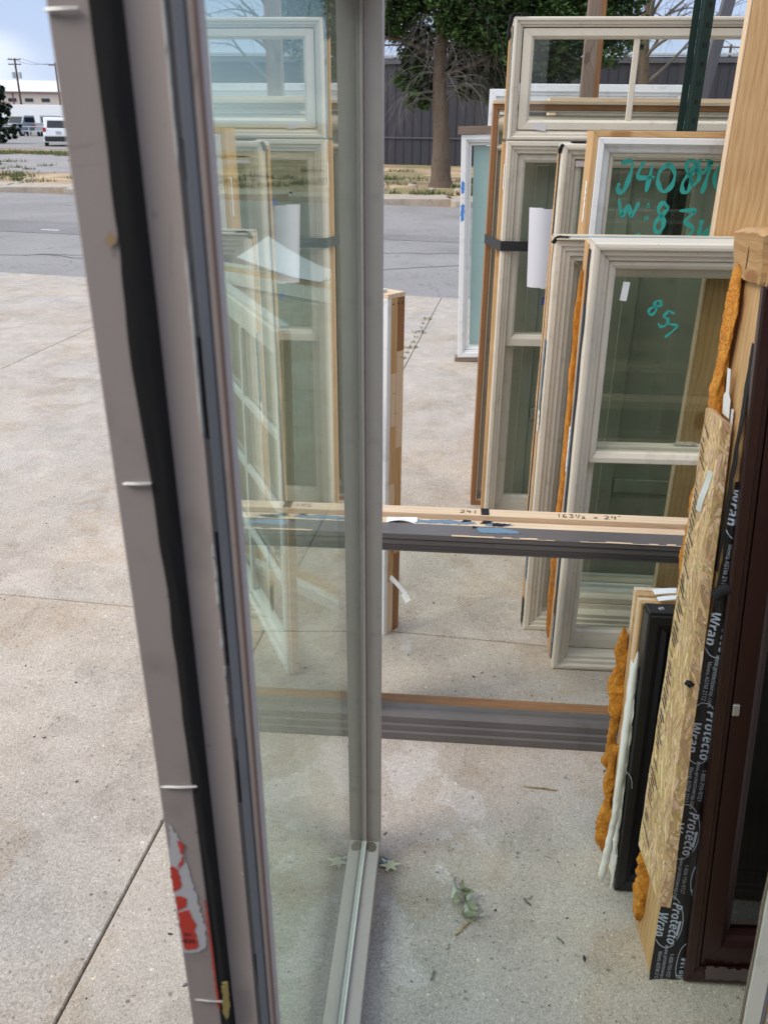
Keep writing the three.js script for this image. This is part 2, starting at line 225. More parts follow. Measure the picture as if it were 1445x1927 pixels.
// ------------------------------------------------------------------ materials
const foamBump = (() => { const a = fbm(48, 4, 615), b = fbm(90, 2, 617); return dataTex(512, 512, (u, v, c) => { const t = (a(u, v) - .5 * sstep(.62, .72, b(u, v))) * 255; c[0] = c[1] = c[2] = t; }, false, [1, 1]); })(), foamCol = (() => { const a = fbm(12, 5, 616); return dataTex(512, 512, (u, v, c) => { const t = sstep(.3, .75, a(u, v)); c[0] = mix(232, 255, t); c[1] = mix(214, 250, t); c[2] = mix(178, 226, t); }, true, [1, 1]); })();
const std = (o) => new THREE.MeshStandardMaterial({ roughness: .7, ...o });
const clad = (r, g, b, rough = .45, extra = {}) => std({ color: lin(r, g, b), map: smudge, roughness: rough, ...extra });
const M = {
  beige: clad(.69, .635, .545), beigeDark: clad(.44, .405, .345), taupe: clad(.50, .437, .418, .78), cream3: clad(.70, .68, .62), cream: clad(.62, .55, .42), white: clad(.80, .81, .83, .4), offwhite: clad(.72, .72, .68, .5),
  bronze: clad(.135, .124, .124, .34), black: std({ color: lin(.017, .018, .02), roughness: .38, map: smudge }), mahog: std({ color: lin(.030, .0085, .0075), roughness: .32, map: smudge }),
  pine: std({ map: texPine, roughness: .75 }), pale: std({ map: texPale, roughness: .75 }), brown: std({ map: texBrown, roughness: .7 }), greywood: std({ map: texGrey, roughness: .85 }),
  foam: std({ color: lin(.78, .345, .055), map: foamCol, bumpMap: foamBump, bumpScale: .0035, roughness: 1 }), foamDark: std({ color: lin(.40, .14, .025), roughness: .9 }), rope: std({ color: lin(.74, .72, .66), roughness: .95 }),
  rubber: std({ color: lin(.010, .010, .013), roughness: .8 }), seal: std({ color: lin(.010, .010, .0115), roughness: .9 }), gasket: std({ color: lin(.115, .115, .125), roughness: .6 }), slate: std({ color: lin(.21, .23, .275), roughness: .55, map: smudge }), edgeBrown: std({ color: lin(.23, .15, .125), roughness: .6 }),
  caulk: std({ color: lin(.62, .62, .60), roughness: .8 }), nail: std({ color: lin(.75, .75, .75), roughness: .35, metalness: .9 }), red: std({ color: lin(.80, .075, .045), roughness: .6 }), paper: std({ color: lin(.80, .79, .86), roughness: .85 }), paperw: std({ color: lin(.84, .84, .83), roughness: .85 }), tornpaper: std({ color: lin(.72, .72, .74), roughness: .9 }), ink: std({ color: lin(.02, .02, .03), roughness: .6 }),
  bluetape: std({ color: lin(.02, .06, .36), roughness: .6 }), tapeblue: std({ color: lin(.15, .245, .33), roughness: .6 }), marker: std({ color: lin(.03, .36, .31), roughness: .55 }), strap: std({ color: lin(.013, .014, .017), roughness: .55 }),
  green: std({ color: lin(.004, .024, .020), roughness: .45, map: smudge }), steel: std({ color: lin(.55, .55, .55), roughness: .35, metalness: .9 }), hole: std({ color: lin(.01, .01, .01), roughness: 1 }),
  dirt: std({ map: dirtTex, roughness: 1 }), asphalt: std({ map: asphTex, roughness: .95 }), sidewalk: std({ map: conFar.col, color: lin(1.0, .96, .90), roughness: .9 }), wallmetal: std({ color: lin(.040, .040, .054), roughness: .6 }), wallrail: std({ color: lin(.10, .10, .12), roughness: .6 }),
  bark: std({ map: texGrey, color: lin(.95, .95, .94), roughness: 1, bumpMap: foamBump, bumpScale: .03 }), twig: std({ color: lin(.19, .175, .16), roughness: 1 }), needle: std({ color: lin(.02, .045, .022), roughness: .9 }), bush: std({ color: lin(.06, .085, .04), roughness: .9, side: THREE.DoubleSide }),
  cream2: std({ color: lin(.60, .52, .45), roughness: .8 }), roofw: std({ color: lin(.82, .84, .86), roughness: .5 }), trimr: std({ color: lin(.25, .09, .08), roughness: .7 }), cargrey: std({ color: lin(.30, .33, .37), roughness: .3 }), carsilver: std({ color: lin(.36, .39, .43), roughness: .3 }), carw: std({ color: lin(.78, .80, .82), roughness: .25 }), darkglass: std({ color: lin(.02, .025, .03), roughness: .08 }), tail: std({ color: lin(.45, .02, .02), roughness: .3 }), plastic: std({ color: lin(.03, .03, .033), roughness: .7 }), chrome: std({ color: lin(.6, .6, .62), roughness: .25, metalness: 1 }),
  polewood: std({ color: lin(.13, .075, .055), roughness: .9 }), can: std({ color: lin(.5, .52, .54), roughness: .5 }), mint: std({ color: lin(.44, .60, .60), roughness: .5 }), concreteBack: std({ map: conFar.col, roughness: .9, color: lin(.55, .52, .5) }), splinter: std({ color: lin(.50, .36, .20), roughness: .9 }), yellowfilm: std({ color: lin(.45, .36, .12), roughness: .6 }),
};
M.glass = new THREE.MeshPhysicalMaterial({ color: lin(.885, .925, .885), transmission: 1, thickness: 0, roughness: 0, ior: 1.52 });
M.glassClear = new THREE.MeshPhysicalMaterial({ color: lin(.93, .96, .94), transmission: 1, thickness: 0, roughness: 0, ior: 1.52 });
M.glassBig = new THREE.MeshPhysicalMaterial({ color: lin(.765, .855, .80), transmission: 1, thickness: 0, roughness: 0, ior: 1.9 });
M.leaf = std({ color: lin(1, 1, 1), vertexColors: true, roughness: .75, side: THREE.DoubleSide });

// ------------------------------------------------------------------ ground, road, pavement
console.log('ground');
function sheetPoly(pts, y, k = 1) { // flat polygon given in yard axes
  const P = [], uv = [], tri = THREE.ShapeUtils.triangulateShape(pts.map(p => new THREE.Vector2(p[0], p[1])), []);
  for (const t of tri) { const [A, B, C] = t.map(i => pts[i]); const ccw = (B[0] - A[0]) * (C[1] - A[1]) - (B[1] - A[1]) * (C[0] - A[0]) > 0; for (const q of ccw ? [A, B, C] : [A, C, B]) { const w = W(q[0], q[1], y); P.push(w.x, w.y, w.z); uv.push(q[0] * k, q[1] * k); } }
  const g = new THREE.BufferGeometry(); g.setAttribute('position', new THREE.Float32BufferAttribute(P, 3)); g.setAttribute('uv', new THREE.Float32BufferAttribute(uv, 2)); g.computeVertexNormals(); return g;
}
const RS = -.172;                                             // the street runs a little askew to the yard
const strip = (b0, b1, a0, a1) => [[a0, b0 + RS * a0], [a1, b0 + RS * a1], [a1, b1 + RS * a1], [a0, b1 + RS * a0]];
struct('ground', sheetPoly([[-800, -800], [800, -800], [800, 800], [-800, 800]], -.11), M.dirt);
struct('road', sheetPoly(strip(8.30, 18.40, -160, 160), -.014), M.asphalt);
{ const r = rng(66), mk = (nm, pts, y, mat, lb) => struct(nm, sheetPoly(pts, y), mat, lb);
  mk('asphalt_patch', [[-9.5, 13.2], [-5.2, 12.6], [-5.0, 14.0], [-9.3, 14.7]], -.010, std({ map: asphTex, color: lin(.80, .80, .82), roughness: .95 }), 'slightly darker asphalt patch in the road'); mk('asphalt_patch', [[-1.6, 12.9], [1.4, 12.4], [1.5, 13.0], [-1.5, 13.6]], -.010, std({ map: asphTex, color: lin(.84, .84, .85), roughness: .95 }), 'long narrow asphalt patch in the road');
  mk('lane_mark', [[-6.25, 13.05], [-5.95, 13.0], [-5.95, 13.08], [-6.25, 13.13]], -.005, M.white, 'short worn white mark on the road');
  const cr = []; for (let k = 0; k < 9; k++) { let a = -8 + r() * 10, b = 9.5 + r() * 8 + RS * a; const pts = []; for (let q = 0; q < 14; q++) { pts.push([a, b]); a += .12 + r() * .25; b += (r() - .5) * .35; } const o = pts.map(p => [p[0], p[1] + .010]).concat(pts.slice().reverse().map(p => [p[0], p[1] - .010])); cr.push(sheetPoly(o, -.009)); } const m = struct('road_cracks', cr, M.plastic, 'dark sealed cracks wandering over the asphalt'); m.userData.kind = 'stuff'; }
{ // yard slabs, each a piece with chamfered edges and open joints
  const yard = new THREE.Group(); yard.name = 'concrete_yard'; yard.userData.kind = 'structure'; scene.add(yard);
  const matNear = std({ map: conNear.col, bumpMap: conNear.bump, bumpScale: .0016, roughness: .92 }), matFar = std({ map: conFar.col, bumpMap: conFar.bump, bumpScale: .0016, roughness: .92, vertexColors: true });
  const S = 2.61, tone = fbm(5, 4, 611), toAB = (p, q) => [p + .078 * q, q - .078 * p];
  for (let i = -7; i < 6; i++) for (let j = -2; j < 5; j++) {
    const p0 = -.735 + i * S, q0 = -.28 + j * S, near = i === 0 && j === 0, gap = .0028, bev = .0025;
    let poly = [[p0 + gap, q0 + gap], [p0 + S - gap, q0 + gap], [p0 + S - gap, q0 + S - gap], [p0 + gap, q0 + S - gap]];
    const inside = (P) => { const [a, b] = toAB(...P); return 8.27 + RS * a - b; }; const out = [];
    poly.forEach((P, k) => { const Q = poly[(k + 1) % 4], fp = inside(P), fq = inside(Q); if (fp > 0) out.push(P); if (fp * fq < 0) { const t = fp / (fp - fq); out.push([mix(P[0], Q[0], t), mix(P[1], Q[1], t)]); } });
    if (out.length < 3) continue;
    // subdivided top for tone variation + chamfer ring + skirt
    const pos = [], uv = [], col = [], c = out.reduce((s, P) => [s[0] + P[0] / out.length, s[1] + P[1] / out.length], [0, 0]);
    const vert = (P, y) => { const [a, b] = toAB(...P), w = W(a, b, y); pos.push(w.x, w.y, w.z); if (near) uv.push((P[0] - p0) / S, (P[1] - q0) / S); else uv.push(P[0] + i * .71, P[1] + j * .43); const t = .96 + .08 * tone(P[0] / 19 + .5, P[1] / 19 + .5) + ((i * 7 + j * 13) % 5) * .008, k = tone(P[1] / 9, P[0] / 9) * .05; col.push(t + k, t, t - k); };
    const inset = (P) => { const dx = c[0] - P[0], dy = c[1] - P[1], L = Math.hypot(dx, dy); return [P[0] + dx / L * bev * 1.4, P[1] + dy / L * bev * 1.4]; };
    const n = out.length, K = near ? 1 : 10;
    if (n === 4) { const I = out.map(inset); const at = (u, v) => [mix(mix(I[0][0], I[1][0], u), mix(I[3][0], I[2][0], u), v), mix(mix(I[0][1], I[1][1], u), mix(I[3][1], I[2][1], u), v)]; for (let y = 0; y < K; y++) for (let x = 0; x < K; x++) { const a = at(x / K, y / K), b = at((x + 1) / K, y / K), d = at((x + 1) / K, (y + 1) / K), e = at(x / K, (y + 1) / K); for (const P of [a, b, d, a, d, e]) vert(P, 0); } }
    else for (let k = 1; k < n - 1; k++) for (const P of [inset(out[0]), inset(out[k]), inset(out[k + 1])]) vert(P, 0);
    for (let k = 0; k < n; k++) { const A = out[k], B = out[(k + 1) % n], a = inset(A), b = inset(B); for (const [P, y] of [[A, -bev], [B, -bev], [b, 0], [A, -bev], [b, 0], [a, 0], [A, -.10], [B, -.10], [B, -bev], [A, -.10], [B, -bev], [A, -bev]]) vert(P, y); }
    const g = new THREE.BufferGeometry(); g.setAttribute('position', new THREE.Float32BufferAttribute(pos, 3)); g.setAttribute('uv', new THREE.Float32BufferAttribute(uv, 2)); if (!near) g.setAttribute('color', new THREE.Float32BufferAttribute(col, 3)); g.computeVertexNormals();
    add(yard, 'slab', g, near ? matNear : matFar);
  }
}
{ // kerb and pavement on the far side: kerb stones and slabs as pieces
  const walk = new THREE.Group(); walk.name = 'sidewalk'; walk.userData.kind = 'structure'; scene.add(walk);
  const len = 1.8, dir = new THREE.Vector2(1, RS).normalize();
  const kerb = bx(0, len - .012, -.10, .10, -.16, 0, .012, 0), slab = bx(0, len - .012, -.10, .096, -1.35, -.168, .008, 0);
  const ang = TURN + Math.atan(-RS) * -1;
  for (let k = -16; k < 12; k++) { const a = k * len * dir.x, b = 18.42 + k * len * dir.y; for (const [nm, g] of [['kerb_stone', kerb], ['paving_slab', slab]]) { const m = add(walk, nm, g, M.sidewalk); m.position.copy(W(a, b, 0)); m.rotation.y = TURN - Math.atan(-RS) * 1; m.rotation.y = TURN + Math.atan(RS) * -1 * -1 * -1; } }
}
struct('verge', sheetPoly(strip(19.75, 70, -190, 150), .055), M.dirt, 'bare tan earth with scattered weeds behind the pavement');
struct('gravel_lot', sheetPoly([[-60, 36], [-60, 54], [-8.5, 38.5], [-8.5, 26.2], [-12, 26.9], [-14.3, 27.6]], .062), std({ map: asphTex, color: lin(1.15, 1.12, 1.12), roughness: 1 }), 'grey gravel lot across the street');
struct('parking_lot', sheetPoly([[-160, 78], [-160, 180], [40, 180], [40, 70], [-18, 48.5]], .066), M.asphalt, 'asphalt car park in front of the beige building');

// grass and weeds: one mass of blades
function blades(spots, seed, hmin, hmax, w) {
  const r = rng(seed), P = [], C = [];
  for (const [a, b, n, rad, y = .06] of spots) for (let i = 0; i < n; i++) {
    const q = Math.sqrt(r()) * rad, t = r() * 6.283, A = a + Math.cos(t) * q, B = b + Math.sin(t) * q, h = mix(hmin, hmax, r() * r()), d = r() * 6.283, ln = h * (.3 + r() * .6), o = W(A, B, y), ww = w * (.6 + r() * .8);
    const ux = Math.cos(d) * ww, uz = Math.sin(d) * ww, lx = -Math.sin(d) * ln, lz = Math.cos(d) * ln;
    P.push(o.x - ux, o.y, o.z - uz, o.x + ux, o.y, o.z + uz, o.x + lx, o.y + h, o.z + lz); const dry = r() < .3; const g = .6 + r() * .7; for (let k = 0; k < 3; k++) C.push(...(dry ? [.26 * g, .20 * g, .09 * g] : [.085 * g, .135 * g, .035 * g]));
  }
  const g = new THREE.BufferGeometry(); g.setAttribute('position', new THREE.Float32BufferAttribute(P, 3)); g.setAttribute('color', new THREE.Float32BufferAttribute(C, 3)); g.computeVertexNormals(); return g;
}
{
  const r = rng(904), sp = [];
  for (let i = 0; i < 150; i++) { const a = -26 + r() * 40, b = 20.6 + RS * a + r() * r() * 12; if (a < -8 && b > 26.5) continue; sp.push([a, b, 50 + r() * 130, .15 + r() * .45]); }
  for (let i = 0; i < 90; i++) { const a = -25 + r() * 15, b = 41.3 - .2 * (a + 21) + r() * 4; sp.push([a, b, 60 + r() * 110, .3 + r() * .8]); }
  for (const [a, b, n, q] of [[-.75, 20.3, 260, .30], [-.4, 20.5, 200, .35], [-1.35, 20.4, 90, .14], [.15, 23.3, 160, .4], [.6, 26, 200, .7], [-1.2, 26.5, 160, .8], [.5, 22, 90, .4], [-2.1, 23, 80, .4]]) sp.push([a, b, n, q]);
  for (let i = 0; i < 14; i++) sp.push([-18 + r() * 9, 28.5 + r() * 8, 40, .2 + r() * .3]);
  tag(add(scene, 'weeds', blades(sp, 5, .04, .21, .016), M.leaf), 'green and dry weeds scattered on the earth across the street', null, null, 'stuff');
  const s2 = []; for (let i = 0; i < 9; i++) s2.push([-.21 - .1 * (i / 8) + (r() - .5) * .02, 7.25 - 1.35 * i / 8, i % 3 ? 14 : 60, i % 3 ? .02 : .055, -.01]);
  tag(add(scene, 'joint_weeds', blades(s2, 15, .012, .045, .006), M.leaf), 'small green weeds growing in the slab joint near the street', null, null, 'stuff');
  const rocks = []; for (let i = 0; i < 60; i++) { const a = -16 + r() * 20, b = 20.2 + RS * a + r() * 5, s = .04 + r() * r() * .22; const g = new THREE.IcosahedronGeometry(s, 1); g.scale(1, .55, .8); const p = g.attributes.position; for (let k = 0; k < p.count; k++) { const q = 1 + .25 * Math.sin(p.getX(k) * 60 + i) * Math.cos(p.getZ(k) * 51); p.setXYZ(k, p.getX(k) * q, p.getY(k) * q, p.getZ(k) * q); } g.computeVertexNormals(); const w = W(a, b, .07); g.translate(w.x, w.y, w.z); rocks.push(g); }
  tag(add(scene, 'stones', rocks, M.sidewalk), 'loose stones and rubble on the earth verge', null, null, 'stuff');
}

// ------------------------------------------------------------------ far side of the street
console.log('background');
const streetTurn = Math.atan(RS) * -1;      // lines up with the street
const ST = -Math.atan(-RS);                 // turn of things that run along the street
{ // dark ribbed metal hall behind the big tree
  const t = thing('metal_hall', 'long dark grey ribbed metal hall behind the leafy street tree', 'building', -5.2, 36.2 - RS * 0 + .9, 0, { turn: ST });
  const pan = bx(0, .325, .05, 3.62, -.05, 0, 0), rib = bx(.325, .345, .05, 3.62, -.05, .028, .004);
  for (let k = 0; k < 190; k++) { const m = add(t, 'wall_panel', pan, M.wallmetal); m.position.x = k * .345; const q = add(t, 'rib', rib, M.wallmetal); q.position.x = k * .345; }
  add(t, 'girt', bx(0, 65.5, 1.02, 1.07, .03, .06), M.wallrail); add(t, 'eaves_trim', bx(-.1, 65.7, 3.62, 3.78, -.2, .09), M.wallrail); add(t, 'gutter', bx(-.1, 65.7, 3.86, 3.93, -.3, .0), M.can); add(t, 'body', bx(0, 65.5, 0, 3.6, -12, -.052, 0), M.wallmetal); add(t, 'roof', bx(-.1, 65.6, 3.63, 3.84, -12.1, -.32, 0), M.wallrail);
}
{ const t = thing('shed_building', 'pale grey gabled building beyond the dark metal hall', 'building', 14.4, 62, 0, { turn: ST }); add(t, 'wall', bx(0, 9, 0, 4.6, -8, 0, 0), M.roofw); const s = new THREE.Shape(); s.moveTo(-.3, 4.6); s.lineTo(4.5, 5.9); s.lineTo(9.3, 4.6); s.lineTo(9.3, 4.4); s.lineTo(-.3, 4.4); const g = new THREE.ExtrudeGeometry(s, { depth: 8.6, bevelEnabled: false }); g.translate(0, .02, -8.3); add(t, 'roof', g, M.wallrail); add(t, 'door', bx(3.4, 5.6, 0, 3, .002, .05), M.can); }
function utilityPole(label, a, b, H, arms, cans) {
  const t = thing('utility_pole', label, 'utility pole', a, b, 0, { group: 'utility poles' }); const p = new THREE.CylinderGeometry(.11, .17, H, 10); p.translate(0, H / 2, 0); add(t, 'pole', p, M.polewood);
  for (const y of arms) { add(t, 'crossarm', bx(-.85, .85, H - y - .06, H - y + .06, .12, .22), M.polewood); for (const x of [-.75, -.3, .3, .75]) { const g = new THREE.CylinderGeometry(.03, .045, .16, 8); g.translate(x, H - y + .14, .17); add(t, 'insulator', g, M.can); } }
  if (cans) for (const x of [-.42, .42]) { const g = new THREE.CylinderGeometry(.24, .24, .72, 12); g.translate(x, H - 1.95, .05); add(t, 'transformer', g, M.can); }
  return t;
}
utilityPole('brown utility pole with two crossarms and transformers above the beige building', -57.5, 120, 8.8, [.15, .7], true);
utilityPole('utility pole half hidden at the right end of the beige building', -52.6, 121, 8.4, [.3], false);
utilityPole('utility pole with one crossarm seen above the pale gabled building', 24.3, 90, 8.5, [.25], false);
{ const w = thing('overhead_wires', 'thin wires strung between the two utility poles at the far left', 'wire', 0, 0, 0); w.rotation.set(0, 0, 0); for (const [dy, dx] of [[0, -.75], [0, .75]]) { const A = W(-57.5 + dx, 120, 8.8), B = W(-52.6 + dx, 121, 8.25), C = A.clone().lerp(B, .5); C.y -= .35; add(w, 'wire', tube([A, C, B], .018, 12, 4), M.plastic); } }
{ // beige hall with a white roof
  const t = thing('beige_building', 'beige metal building with a white roof and small windows, far left', 'building', -92, 136, 0, { turn: .10 });
  add(t, 'wall', bx(0, 33, 0, 5.5, -14, 0, 0), M.cream2); const s = new THREE.Shape(); s.moveTo(.5, 5.05); s.lineTo(-7, 6.75); s.lineTo(-14.5, 5.05);
  const rf = hexa([V(-.5, 5.45, .4), V(33.5, 5.45, .4), V(33.5, 7.1, -7), V(-.5, 7.1, -7), V(-.5, 5.59, .4), V(33.5, 5.59, .4), V(33.5, 7.25, -7), V(-.5, 7.25, -7)]), rb = hexa([V(-.5, 7.1, -7), V(33.5, 7.1, -7), V(33.5, 5.45, -14.4), V(-.5, 5.45, -14.4), V(-.5, 7.25, -7), V(33.5, 7.25, -7), V(33.5, 5.59, -14.4), V(-.5, 5.59, -14.4)]);
  add(t, 'roof', rf, M.roofw); add(t, 'roof', rb, M.roofw); add(t, 'eaves_trim', bx(-.5, 33.5, 5.33, 5.43, .05, .38), M.trimr);
  const gg = new THREE.BufferGeometry(); gg.setAttribute('position', new THREE.Float32BufferAttribute([33, 5.48, 0, 33, 5.48, -14, 33, 7.08, -7], 3)); gg.computeVertexNormals(); add(t, 'gable', gg, M.cream2);
  for (let k = 0; k < 12; k++) { const x = 30.2 - k * 2.5; const f = add(t, 'window', bx(x - 1.35, x, 4.05, 4.62, .0, .04), M.can); add(f, 'window_glass', bx(x - 1.30, x - .05, 4.09, 4.58, .042, .05, 0), M.darkglass); }
  for (const x of [32.6, 24.6, 16.6, 8.6]) add(t, 'downpipe', bx(x, x + .14, 0, 5.3, .01, .12), M.trimr);
}
for (const [a, b, l, lb] of [[-59, 104, 14.6, 'long white box trailer parked before the beige building']]) {
  const t = thing('box_trailer', lb, 'trailer', a, b, 0); add(t, 'box', bx(0, l, 1.05, 3.15, -2.5, 0, .04), M.roofw); add(t, 'chassis', bx(.4, l - .4, .85, 1.04, -1.9, -.5), M.plastic);
  for (const x of [11.3, 12.5, 1.5]) for (const z of [-.35, -2.15]) { const g = new THREE.CylinderGeometry(.48, .48, .26, 16); g.rotateX(Math.PI / 2); g.translate(x, .48, z); add(t, 'wheel', g, M.plastic); }
}
function carShell(prof, w) { const s = new THREE.Shape(); prof.forEach((p, i) => i ? s.lineTo(p[0], p[1]) : s.moveTo(p[0], p[1])); const g = new THREE.ExtrudeGeometry(s, { depth: w - .16, bevelEnabled: true, bevelSize: .08, bevelThickness: .08, bevelSegments: 3 }); g.translate(0, 0, -w / 2 + .08); return g; }
function wheels(t, xs, w, R) { for (const x of xs) for (const z of [-w / 2 + .12, w / 2 - .12]) { const g = new THREE.CylinderGeometry(R, R, .22, 20); g.rotateX(Math.PI / 2); g.translate(x, R, z); const m = add(t, 'wheel', g, M.plastic); const h = new THREE.CylinderGeometry(R * .6, R * .6, .24, 14); h.rotateX(Math.PI / 2); h.translate(x, R, z); add(m, 'rim', h, M.chrome); } }
{ // white estate SUV, tail to the street
  const t = thing('parked_suv', 'white SUV parked tail-on behind the weeds, beside the near window frame', 'car', -25.3, 57.3, .06, { turn: Math.PI / 2 + .42 });
  add(t, 'body', carShell([[-2.25, .32], [-2.3, .62], [-2.2, .93], [-1.95, 1.02], [1.05, 1.02], [2.1, .92], [2.25, .6], [2.2, .32]], 1.78), M.carw);
  add(t, 'cabin', carShell([[-2.05, 1.0], [-1.75, 1.48], [-1.5, 1.56], [.1, 1.56], [.95, 1.0]], 1.58), M.carw);
  add(t, 'rear_window', hexa([V(-2.135, 1.03, -.64), V(-2.135, 1.03, .64), V(-2.1, 1.03, .64), V(-2.1, 1.03, -.64), V(-1.86, 1.46, -.56), V(-1.86, 1.46, .56), V(-1.8, 1.46, .56), V(-1.8, 1.46, -.56)]), M.darkglass);
  for (const z of [-.79, .79]) { add(t, 'side_window', hexa([V(-1.75, 1.06, z - .02), V(.72, 1.06, z - .02), V(.72, 1.06, z + .02), V(-1.75, 1.06, z + .02), V(-1.5, 1.45, z - .02), V(.2, 1.45, z - .02), V(.2, 1.45, z + .02), V(-1.5, 1.45, z + .02)]), M.darkglass); add(t, 'tail_light', bx(-2.33, -2.1, .82, 1.08, z - .1, z + .08, .03), M.tail); add(t, 'roof_rail', bx(-1.5, .1, 1.63, 1.67, z - .12, z - .08), M.plastic); }
  add(t, 'bumper', bx(-2.42, -2.2, .3, .58, -.85, .85, .06), M.plastic); add(t, 'number_plate', bx(-2.40, -2.375, .72, .86, -.16, .16), M.can); wheels(t, [-1.35, 1.35], 1.78, .34);
}
function pickup(label, a, b, turn, mat) {
  const t = thing('pickup_truck', label, 'truck', a, b, .06, { turn, group: 'pickups in the far car park' });
  add(t, 'body', carShell([[-2.9, .5], [-2.9, 1.15], [.2, 1.15], [2.5, 1.1], [2.75, .9], [2.75, .5]], 1.95), mat); add(t, 'cabin', carShell([[-.75, 1.13], [-.65, 1.85], [.9, 1.85], [1.5, 1.13]], 1.72), mat);
  add(t, 'rear_window', bx(-.86, -.78, 1.3, 1.75, -.68, .68), M.darkglass); add(t, 'windscreen', hexa([V(1.56, 1.2, -.7), V(1.6, 1.2, -.7), V(1.6, 1.2, .7), V(1.56, 1.2, .7), V(1.02, 1.8, -.65), V(1.06, 1.8, -.65), V(1.06, 1.8, .65), V(1.02, 1.8, .65)]), M.darkglass);
  for (const z of [-.87, .87]) { add(t, 'side_window', bx(-.55, 1.1, 1.3, 1.74, z - .02, z + .02), M.darkglass); add(t, 'tail_light', bx(-3.0, -2.94, .8, 1.12, z - .1, z + .06), M.tail); add(t, 'headlight', bx(2.78, 2.84, .8, 1.0, z - .2, z + .02), M.can); }
  add(t, 'bumper', bx(2.75, 2.95, .45, .72, -.95, .95, .04), M.plastic); add(t, 'grille', bx(2.8, 2.86, .74, 1.02, -.6, .6), M.plastic); wheels(t, [-1.85, 1.8], 1.95, .39);
}
pickup('grey pickup truck in front of the white trailer, beside the dark juniper', -44.6, 93, -Math.PI / 2 - .15, M.cargrey);
pickup('silver pickup truck nearest the near window frame, in front of the trailer', -42.0, 93.6, Math.PI / 2 + .2, M.carsilver);
{ const t = thing('pipe_fence', 'low grey pipe fence in front of the pickup trucks', 'fence', -50, 88.5, .06); for (let k = 0; k < 8; k++) { const g = new THREE.CylinderGeometry(.05, .05, .95, 8); g.translate(k * 1.6, .48, 0); add(t, 'post', g, M.can); } for (const y of [.5, .9]) { const g = new THREE.CylinderGeometry(.035, .035, 11.2, 8); g.rotateZ(Math.PI / 2); g.translate(5.6, y, 0); add(t, 'rail', g, M.can); } }

// ------------------------------------------------------------------ trees
console.log('trees');
function leafMass(clumps, size, seed, tint) { // clumps: [x,y,z,rx,ry,rz,n] local; each clump is itself a cluster of sub-clumps
  const r = rng(seed), P = [], C = [], g = () => (r() + r() + r() - 1.5) / 1.5;
  for (const [x, y, z, rx, ry, rz, n] of clumps) {
    const subs = Math.max(3, Math.round(n / 55));
    for (let s = 0; s < subs; s++) {
      let dx, dy, dz; do { dx = r() * 2 - 1; dy = r() * 2 - 1; dz = r() * 2 - 1; } while (dx * dx + dy * dy + dz * dz > 1);
      const cx = x + dx * rx, cy = y + dy * ry, cz = z + dz * rz, sr = Math.min(rx, ry) * (.14 + r() * .2), tone = .65 + r() * .7, m = 55;
      for (let i = 0; i < m; i++) {
        const px = cx + g() * sr, py = cy + g() * sr * .8, pz = cz + g() * sr, L = size * (.6 + r() * .8), a = r() * 6.283, e = (r() - .5) * 1.6, w = L * .42;
        const d = V(Math.cos(a) * Math.cos(e), Math.sin(e) - .25, Math.sin(a) * Math.cos(e)).normalize(), n2 = V(-Math.sin(a), (r() - .5) * 1.2, Math.cos(a)).normalize();
        const A = V(px, py, pz), B = A.clone().addScaledVector(d, L * .5).addScaledVector(n2, w), D = A.clone().addScaledVector(d, L * .5).addScaledVector(n2, -w), T = A.clone().addScaledVector(d, L);
        for (const q of [A, B, T, A, T, D]) P.push(q.x, q.y, q.z); const k = tone * (.75 + r() * .5); for (let q = 0; q < 6; q++) C.push(tint[0] * k, tint[1] * k, tint[2] * k);
      }
    }
  }
  const q = new THREE.BufferGeometry(); q.setAttribute('position', new THREE.Float32BufferAttribute(P, 3)); q.setAttribute('color', new THREE.Float32BufferAttribute(C, 3)); q.computeVertexNormals(); return q;
}
function limb(p0, dir, len, r0, seed, droop, depth, out, kids = 5) { // branching tubes
  const r = rng(seed), n = depth > 1 ? 7 : 4, pts = [p0.clone()], d = dir.clone().normalize(); let p = p0.clone();
  for (let i = 0; i < n; i++) { const jt = depth > 1 && r0 > .03 ? .35 : .62; d.x += (r() - .5) * jt; d.y += (r() - .5) * jt * .9 - droop * (i / n); d.z += (r() - .5) * jt; d.normalize(); p = p.clone().addScaledVector(d, len / n); pts.push(p); }
  const c = new THREE.CatmullRomCurve3(pts), seg = n * 2, g = new THREE.TubeGeometry(c, seg, r0, depth > 1 ? 6 : 4, false), q = g.attributes.position, rad = depth > 1 ? 7 : 5;
  for (let i = 0; i <= seg; i++) { const C = c.getPointAt(i / seg), k = 1 - .78 * i / seg; for (let j = 0; j < rad; j++) { const t = i * rad + j; q.setXYZ(t, C.x + (q.getX(t) - C.x) * k, C.y + (q.getY(t) - C.y) * k, C.z + (q.getZ(t) - C.z) * k); } }
  out.push(g); if (depth > 0) for (let k = 0; k < kids; k++) { const u = .25 + .7 * (k + r()) / kids, t = c.getTangent(u), nd = t.clone().add(V((r() - .5) * 1.9, (r() - .5) * 1.4 - droop * .4, (r() - .5) * 1.9)); limb(c.getPoint(u), nd, len * (.3 + r() * .3), r0 * (1 - .7 * u) * .55, (seed * 31 + k * 7 + 1) >>> 0, droop * 1.2, depth - 1, out, kids); }
}
